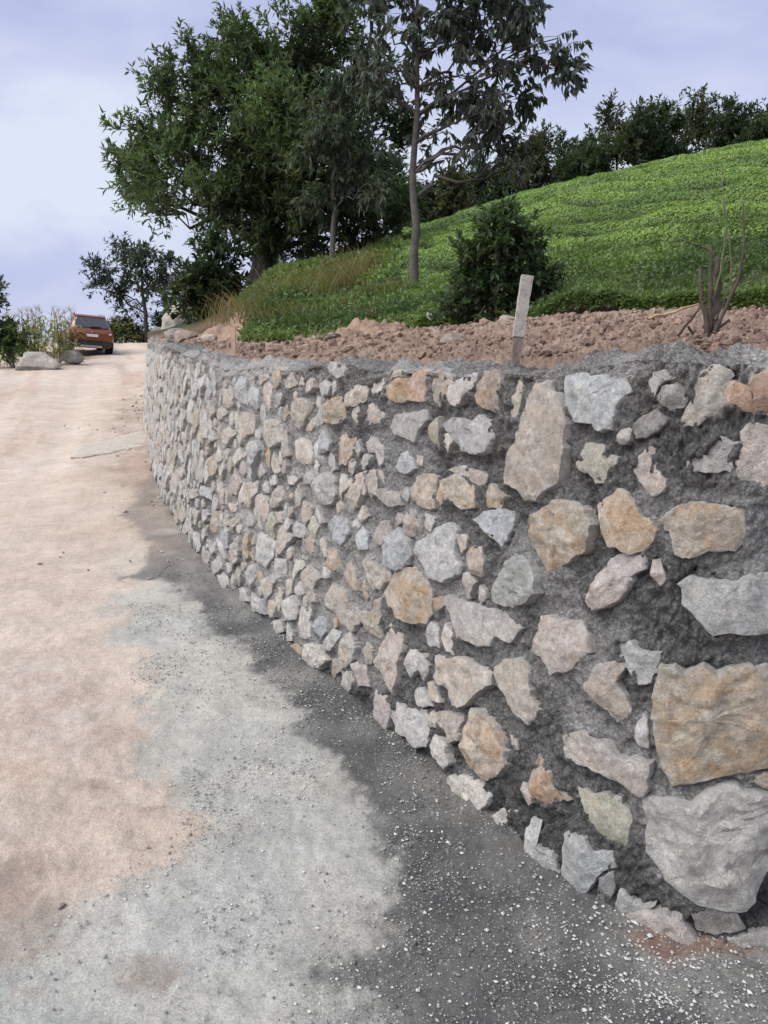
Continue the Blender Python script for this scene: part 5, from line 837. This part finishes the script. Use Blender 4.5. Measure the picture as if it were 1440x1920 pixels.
p = wtop(s14 - .4, .35); rock('slab', 'flat pale rock slab lying on the far end of the wall top', (p[0] + .75, p[1] + 2.6, p[2] + .18), (1.5, 2.6, .36), 303, (.43, .40, .35), rot=-.3, sub=4)
rock('boulder', 'blocky pale boulder at the far end behind the wall top under the huge tree', (-5.35, 20.5, 2.75), (1.15, 1.1, .95), 304, (.42, .40, .37), cuts=14)
for i, (x, y, d, lab) in enumerate([(-2.75, 10.9, .38, 'brown stone beside the red earth at the far end of the soil bed'), (-2.35, 10.5, .26, 'small pale stone near the foot of the small stake'), (-3.1, 11.8, .45, 'dark rounded stone on the wall top at the far corner'), (.42, 4.85, .16, 'flat tan stone on the soil just behind the middle of the wall'), (1.25, 8.0, .18, 'pale stone on the soil edge right of the dark shrub'), (-.55, 8.6, .20, 'dark hollowed stone left of the red earth mound')]):
    rock('loose_stone', lab, (x, y, terr_xy(x, y) + d * .22), (d, d * .8, d * .6), 310 + i, [(.40, .30, .25), (.45, .40, .34), (.33, .31, .29), (.40, .33, .27), (.46, .38, .33), (.12, .09, .075)][i], sub=3, group='loose stones on the soil')
def mound(name, label, x, y, w, d, h, seed):
    rg = np.random.default_rng(seed); n = 46; u = np.linspace(-1, 1, n); X, Y = np.meshgrid(u, u, indexing='ij'); r = np.hypot(X, Y)
    P = np.stack([X * w, Y * d, 0 * X], -1); a = (x + X * w) / (y + Y * d); z = terrain(a, y + Y * d) - terr_xy(x, y)
    Z = z + h * np.clip(1 - r * r, 0, 1) * (.75 + .45 * fbm(P + seed, 3.5, 4, .6)) + .05 * np.abs(fbm(P + seed, 9, 4, .6)) - .03
    Z = np.where(r > 1, z - .08, Z); C = SOILC[0] * 1.05 * (1 + .25 * fbm(P + seed, 5, 3)[..., None])
    o = obj(name, mesh_np(name, np.stack([X * w, Y * d, Z], -1).reshape(-1, 3), grid_faces(n, n, True), {'Col': C.reshape(-1, 3)}, True, M_SOIL), None, (x, y, terr_xy(x, y)))
    return tag(o, label, 'soil')
mound('earth_mound', 'small heap of red earth against the green bank', -.20, 9.2, .55, .45, .22, 401)
mound('earth_mound', 'bare red earth slope at the left end of the bank', -2.15, 11.6, .8, .9, .20, 402)
def slab():
    P = np.array(SLAB); n = len(P); V = []; 
    for k, (dz, sh) in enumerate(((-.05, 1.0), (.012, 1.0), (.022, .93))):
        c = P.mean(0); q = c + (P - c) * sh * (1 + .05 * np.sin(np.arange(n) * 2.7 + k)[:, None]); V += [(x, y, float(gz(y)) + dz) for x, y in q]
    V += [(P[:, 0].mean(), P[:, 1].mean(), float(gz(P[:, 1].mean())) + .026)]
    i = np.arange(n); j = (i + 1) % n
    Q = np.concatenate([np.stack([i, j, j + n, i + n], -1), np.stack([i + n, j + n, j + 2 * n, i + 2 * n], -1)]); T = np.stack([i + 2 * n, j + 2 * n, np.full(n, 3 * n)], -1)
    V = np.array(V); me = mesh_np('concrete_slab', V, [Q, T], {'Col': np.tile([.50, .455, .39], (len(V), 1))}, False, M_MORTAR)
    tag(obj('concrete_slab', me), 'thin grey concrete strip across the dirt road at the far wall foot', 'slab')
slab()

# ------------------------------------------------------------------ stakes, sticks, sapling, litter
M_WOOD = principled('weathered_wood', (.31, .29, .265), .85, noise=[(14, .2), (90, .25)], bump=[(60, .004)])
M_WOODD = principled('damp_wood', (.17, .13, .115), .85, noise=[(14, .3), (90, .25)], bump=[(60, .004)])
M_STICK = principled('dry_stick', (.38, .27, .16), .8, noise=[(20, .3)])
M_TWIG = principled('sapling_bark', (.058, .044, .034), .85, noise=[(30, .4)], bump=[(80, .004)])
M_TWIGG = principled('green_bark', (.10, .105, .05), .8, noise=[(30, .3)])
def plank(name, a, b, w, t, m, parent, taper=1.0, seed=0, seg=8):
    rg = np.random.default_rng(seed); a, b = Vector(a), Vector(b); d = (b - a).normalized(); x = d.cross(Vector((0, 1, 0))).normalized(); y = d.cross(x)
    V = []; 
    for i in range(seg + 1):
        f = i / seg; c = a.lerp(b, f); k = taper + (1 - taper) * f
        for sx, sy in ((-1, -1), (-.8, -1), (.8, -1), (1, -1), (1, 1), (-1, 1)):
            e = 1 if abs(sx) == 1 else 1.06
            V.append(c + x * (sx * w / 2 * k + rg.uniform(-.03, .03) * w) + y * (sy * t / 2 * e + rg.uniform(-.03, .03) * t) + (d * rg.uniform(-.08, .08) * w if i in (0, seg) else Vector()))
    F = []; n = 6
    for i in range(seg):
        for j in range(n): F.append((i * n + j, i * n + (j + 1) % n, (i + 1) * n + (j + 1) % n, (i + 1) * n + j))
    me = bpy.data.meshes.new(name); me.from_pydata([tuple(v) for v in V], [], F + [tuple(range(n))[::-1], tuple(range(seg * n, seg * n + n))]); me.materials.append(m)
    return obj(name, me, parent)
sx, sy, sz = STAKE[0]
st = empty('wooden_stake', (sx, sy, sz)); tag(st, 'weathered grey wooden stake leaning out of the wall top near the right', 'stake')
A0, A1 = Vector(STAKE[0]), Vector(STAKE[1]); mid = A0.lerp(A1, .36)
plank('foot', Vector((0, 0, -.1)), mid - A0, .036, .026, M_WOODD, st, .45, 1)
plank('shaft', (A0.lerp(A1, .34) - A0), A1 - A0, .040, .030, M_WOOD, st, .92, 2)
q0, q1 = Vector(STAKE2[0]), Vector(STAKE2[1])
st2 = empty('wooden_stake', q0); tag(st2, 'small tan wooden stake on the wall top at the far left bend', 'stake')
plank('shaft', (0, 0, -.1), q1 - q0, .034, .03, principled('new_wood', (.46, .33, .23), .8, noise=[(40, .2)]), st2, .85, 3); 
def stick(label, pts, r, m=None, name='stick', cat='stick'):
    rg = np.random.default_rng(len(pts) + int(r * 1e4)); pts = np.array(pts, float); c = curve3(pts[0], pts[-1], .02, 7, rg, .03)
    V, F = tube_arrays([(c, np.linspace(r, r * .6, 7))], 6); return tag(obj(name, mesh_np(name, V - c[0], F, None, True, m or M_STICK), None, c[0].tolist()), label, cat)
for lab, pts, r, m in STICKS: stick(lab, pts, r, {'d': M_STICK, 'k': M_TWIG, 'w': M_WOOD}[m])
# sapling: stump with pruned upright stems
sp0 = np.array(SAPLING['base']); sap = empty('sapling', sp0.tolist()); tag(sap, 'pruned bare sapling with several dark upright stems behind the wall at the right', 'sapling')
rg = np.random.default_rng(55)
for i, (pts, r0, r1, g) in enumerate(SAPLING['stems']):
    P = np.array(pts, float) - sp0; t = np.linspace(0, 1, len(P)); u = np.linspace(0, 1, 12); Q = np.stack([np.interp(u, t, P[:, k]) for k in range(3)], -1)
    Q[1:-1] = .25 * Q[:-2] + .5 * Q[1:-1] + .25 * Q[2:]; Q[1:-1] += rg.normal(0, .0025, (10, 3))
    V, F = tube_arrays([(Q, np.linspace(r0, r1, 12) * .72 * (1 + .12 * rg.normal(size=12)))], 7); obj('stem', mesh_np('stem', V, F, None, True, M_TWIGG if g else M_TWIG), sap)
# litter: crumpled white plastic
lx, ly, lz = PT['litter']; n = 14; u = np.linspace(-1, 1, n); X, Y = np.meshgrid(u, u, indexing='ij'); PP = np.stack([X, Y, 0 * X], -1)
Z = .07 + .07 * fbm(PP + 3, 1.6, 3, .6) + .03 * np.abs(fbm(PP, 4, 3)); rr = 1 + .3 * fbm(PP, 1.5, 2, .5, 7)
V = np.stack([X * .15 * rr, Y * .10 * rr, np.maximum(Z, .005)], -1).reshape(-1, 3)
tag(obj('plastic_bag', mesh_np('plastic_bag', V, grid_faces(n, n, True), None, False, principled('white_plastic', (.62, .66, .70), .4)), None, (lx, ly, lz + .02)), 'crumpled white plastic bag lying on the soil at the foot of the bank', 'bag')

# ------------------------------------------------------------------ corn
M_CORN = M_LEAF
def corn(x, y, h, seed, label):
    rg = np.random.default_rng(seed); z = float(gz(y)) + .1; r = empty('corn_plant', (x, y, z)); tag(r, label, 'corn', label.replace('tall half-dry corn plant', 'corn').replace('half-dry corn plant', 'corn'))
    dry = rg.random(); col = np.array([.085, .115, .04]) * (1 - dry) + np.array([.26, .215, .12]) * dry
    st = curve3((0, 0, -.2), (rg.normal(0, .08), rg.normal(0, .08), h), 0, 6, rg, .02); V, F = tube_arrays([(st, np.linspace(.018, .008, 6))], 5)
    obj('stalk', mesh_np('stalk', V, F, {'Col': np.tile(col * .9, (len(V), 1))}, True, M_CORN), r)
    nl = 11; Vs = []; k = 0; Fs = []
    for i in range(nl):
        f = .12 + .8 * i / nl; b = st[0] + (st[-1] - st[0]) * f; an = i * math.pi + rg.normal(0, .6); L = rg.uniform(.5, .85); d = np.array([math.cos(an), math.sin(an), 0]); s = np.array([-d[1], d[0], 0])
        for j in range(6):
            t = j / 5; p = b + d * L * t * .8 + np.array([0, 0, 1]) * (L * (.75 * t - 1.05 * t * t * rg.uniform(.9, 1.1))); w = .055 * math.sin(math.pi * min(1, .25 + t * .75)) + .002
            Vs += [p + s * w, p - s * w]
            if j: Fs.append((k - 2, k - 1, k + 1, k))
            k += 2
        
    V = np.array(Vs); C = np.repeat(np.repeat(np.clip(col * rg.uniform(.7, 1.4, nl)[:, None], 0, 1), 12, 0), 1, 0)
    obj('leaves', mesh_np('leaves', V, np.array(Fs), {'Col': C}, True, M_CORN), r)
    ts = [(curve3(st[-1], st[-1] + np.array([rg.normal(0, .1), rg.normal(0, .1), rg.uniform(.18, .3)]), 0, 3, rg), np.array([.008, .007, .003])) for _ in range(5)]
    V, F = tube_arrays(ts, 3); obj('tassel', mesh_np('tassel', V, F, {'Col': np.tile([.34, .28, .16], (len(V), 1))}, True, M_CORN), r)
CL = {'l': 'tall half-dry corn plant in the stand left of the car', 'r': 'half-dry corn plant in the low stand right of the car'}
for i, (x, y, h, s) in enumerate(CORN): corn(x, y, h, 600 + i, CL[s])

# ------------------------------------------------------------------ car
def build_car(loc, heading, roll, pitch):
    car = empty('parked_car', loc); tag(car, 'orange-brown compact SUV seen from behind at the top of the dirt road', 'car')
    car.rotation_euler = (pitch, roll, heading)
    paint = principled('orange_paint', (.22, .062, .022), .32, metal=.25, coat=.6); black = principled('black_trim', (.022, .022, .024), .6); glass = principled('car_glass', (.03, .035, .04), .06, spec=.9, coat=.5)
    lamp = principled('tail_lamp', (.16, .012, .012), .2, coat=.5); lampw = principled('lamp_clear', (.55, .50, .50), .2); tyre = principled('tyre', (.022, .021, .02), .9); rim = principled('rim', (.30, .30, .31), .4, metal=.8); plate = principled('plate_white', (.72, .72, .72), .5)
    silver = principled('silver', (.42, .42, .43), .35, metal=.8); blue = principled('plate_blue', (.02, .06, .3), .5)
    S = [(-2.16, .45, .93, .97, .78, .76, .64), (-2.13, .40, .98, 1.03, .86, .84, .70), (-2.02, .34, 1.01, 1.12, .90, .88, .73), (-1.82, .31, 1.02, 1.38, .91, .89, .69), (-1.63, .30, 1.03, 1.60, .91, .89, .64), (-1.40, .30, 1.03, 1.65, .91, .89, .64), (-.3, .30, 1.02, 1.68, .91, .89, .64), (.40, .30, 1.01, 1.60, .91, .89, .62), (.75, .30, 1.0, 1.36, .91, .88, .66), (1.1, .31, .98, 1.07, .91, .87, .70), (1.85, .34, .90, .98, .90, .84, .68), (2.08, .38, .80, .88, .86, .78, .62), (2.16, .45, .70, .76, .76, .66, .5)]
    V, rings = [], []
    for y, zb, zs, zr, wl, wb, wr in S:
        half = [(wl * .80, zb), (wl * .97, zb + .08), (wl, zb + .28), (wl * .995, zs - .16), (wb, zs - .02), (wb * .97, zs), (wb * .55 + wr * .45, (zs + zr) / 2), (wr * 1.02, zr - .05), (wr * .9, zr - .005), (wr * .5, zr + .012), (0, zr + .018)]
        ring = half + [(-x, z) for x, z in half[-2::-1]]; rings.append(len(ring)); V += [(x, y, z) for x, z in ring]
    n = rings[0]; F = []
    for i in range(len(S) - 1):
        for j in range(n - 1): F.append((i * n + j, i * n + j + 1, (i + 1) * n + j + 1, (i + 1) * n + j))
        F.append((i * n + n - 1, i * n, (i + 1) * n, (i + 1) * n + n - 1))
    F += [tuple(range(n)), tuple(range((len(S) - 1) * n, len(S) * n))[::-1]]
    me = bpy.data.meshes.new('body'); me.from_pydata(V, [], [f[::-1] for f in F]); me.materials.append(paint)
    for p in me.polygons: p.use_smooth = True
    me.set_sharp_from_angle(angle=math.radians(32)); body = obj('body', me, car)
    def panel(name, pts, t, m, parent=car, nrm=None, bev=.0):
        pts = [Vector(p) for p in pts]; nn = Vector(nrm).normalized() if nrm else (pts[1] - pts[0]).cross(pts[2] - pts[0]).normalized()
        k = len(pts); c = sum(pts, Vector()) / k
        v = [tuple(p - nn * .03) for p in pts] + [tuple(p + nn * t * .5) for p in pts] + [tuple(c + (p - c) * .95 + nn * t) for p in pts]
        f = [tuple(range(2 * k, 3 * k))] + [(i, (i + 1) % k, k + (i + 1) % k, k + i) for i in range(k)] + [(k + i, k + (i + 1) % k, 2 * k + (i + 1) % k, 2 * k + i) for i in range(k)]
        me = bpy.data.meshes.new(name); me.from_pydata(v, [], f); me.materials.append(m); bm = bmesh.new(); bm.from_mesh(me); bmesh.ops.recalc_face_normals(bm, faces=bm.faces); bm.to_mesh(me); bm.free()
        return obj(name, me, parent)
    rn = (0, -.78, .62)
    rw = panel('rear_window', [(-.66, -1.985, 1.145), (.66, -1.985, 1.145), (.70, -1.90, 1.24), (.57, -1.665, 1.555), (-.57, -1.665, 1.555), (-.70, -1.90, 1.24)], .05, glass, nrm=rn)
    panel('wiper', [(-.05, -2.02, 1.155), (.40, -2.0, 1.175), (.40, -1.99, 1.195), (-.05, -2.01, 1.18)], .075, black, rw, rn)
    panel('spoiler', [(-.62, -1.66, 1.60), (.62, -1.66, 1.60), (.60, -1.50, 1.655), (-.60, -1.50, 1.655)], .035, paint, car, (0, -.3, 1))
    panel('bumper', [(-.86, -2.165, .40), (.86, -2.165, .40), (.90, -2.12, .60), (.70, -2.17, .645), (-.70, -2.17, .645), (-.90, -2.12, .60)], .05, black, car, (0, -1, 0))
    panel('skid_plate', [(-.45, -2.2, .36), (.45, -2.2, .36), (.40, -2.21, .44), (-.40, -2.21, .44)], .03, silver, car, (0, -1, -.2))
    panel('tailgate_crease', [(-.60, -2.14, .93), (.60, -2.14, .93), (.55, -2.13, .965), (-.55, -2.13, .965)], .035, paint, car, (0, -1, .2))
    pl = panel('number_plate', [(-.26, -2.165, .80), (.26, -2.165, .80), (.26, -2.16, .91), (-.26, -2.16, .91)], .03, plate, car, (0, -1, 0))
    panel('plate_band', [(-.262, -2.18, .80), (-.22, -2.18, .80), (-.22, -2.175, .91), (-.262, -2.175, .91)], .022, blue, pl, (0, -1, 0))
    panel('badge', [(-.05, -2.145, .99), (0, -2.15, .96), (.05, -2.145, .99), (0, -2.135, 1.02)], .03, silver, car, (0, -1, .3))
    for s in (-1, 1):
        t = panel('tail_light', [(s * .62, -2.13, .86), (s * .865, -2.10, .86), (s * .885, -2.04, 1.04), (s * .64, -2.11, 1.05)], .035, lamp, car, (s * .25, -1, .1))
        panel('lamp_lens', [(s * .68, -2.14, .91), (s * .80, -2.13, .91), (s * .80, -2.10, .99), (s * .69, -2.115, .99)], .035, lampw, t, (s * .2, -1, .1))
        for yy in ((-1.52, -.62), (-.55, .28), (.33, .78)):
            top = 1.56 if yy[1] < .5 else 1.40
            panel('side_window', [(s * .875, yy[0], 1.06), (s * .875, yy[1] + (.2 if yy[1] > .5 else 0), 1.06), (s * .69, yy[1] - (.1 if yy[1] > .5 else 0), top), (s * .69, yy[0] + (.16 if yy[0] < -1 else 0), top)], .012, glass, car, (s, 0, .38))
        panel('sill_cladding', [(s * .905, -2.0, .32), (s * .905, 2.0, .32), (s * .905, 2.0, .50), (s * .905, -2.0, .50)], .02, black, car, (s, 0, 0))
        rl = panel('roof_rail', [(s * .575, -1.4, 1.68), (s * .615, -1.4, 1.675), (s * .60, .2, 1.68), (s * .56, .2, 1.69)], .055, silver, car, (0, 0, 1))
        panel('mirror', [(s * .90, .62, 1.05), (s * 1.08, .60, 1.07), (s * 1.07, .60, 1.20), (s * .90, .62, 1.17)], .07, paint, car, (0, -1, 0))
        panel('door_handle', [(s * .905, -.85, .93), (s * .905, -.66, .93), (s * .905, -.66, .965), (s * .905, -.85, .965)], .025, paint, car, (s, 0, 0))
        for yy in (-1.33, 1.33):
            # arch, tyre, rim
            def lathe(name, prof, m, parent, sides=28):
                v, f = [], []
                for i in range(sides):
                    an = 2 * math.pi * i / sides
                    for r, x in prof: v.append((s * x, yy + r * math.cos(an), .345 + r * math.sin(an)))
                k = len(prof)
                for i in range(sides):
                    for j in range(k - 1): f.append((i * k + j, i * k + j + 1, ((i + 1) % sides) * k + j + 1, ((i + 1) % sides) * k + j))
                me = bpy.data.meshes.new(name); me.from_pydata(v, [], f); me.materials.append(m); bm = bmesh.new(); bm.from_mesh(me); bmesh.ops.recalc_face_normals(bm, faces=bm.faces); bm.to_mesh(me); bm.free()
                return obj(name, me, parent)
            lathe('wheel_arch', [(.36, .87), (.43, .875), (.43, .93), (.36, .93)], black, car)
            w = lathe('wheel', [(.0, .70), (.33, .70), (.345, .73), (.345, .90), (.325, .925), (.24, .925), (.23, .91)], tyre, car)
            lathe('rim', [(.0, .90), (.08, .915), (.10, .895), (.20, .90), (.235, .92)], rim, w)
    return car
cx_, cy_, cz_ = PT['car']
build_car((cx_ - .15, cy_ - .3, float(gz(cy_ - .3)) - .02), math.radians(28), math.radians(4), math.radians(4.2))
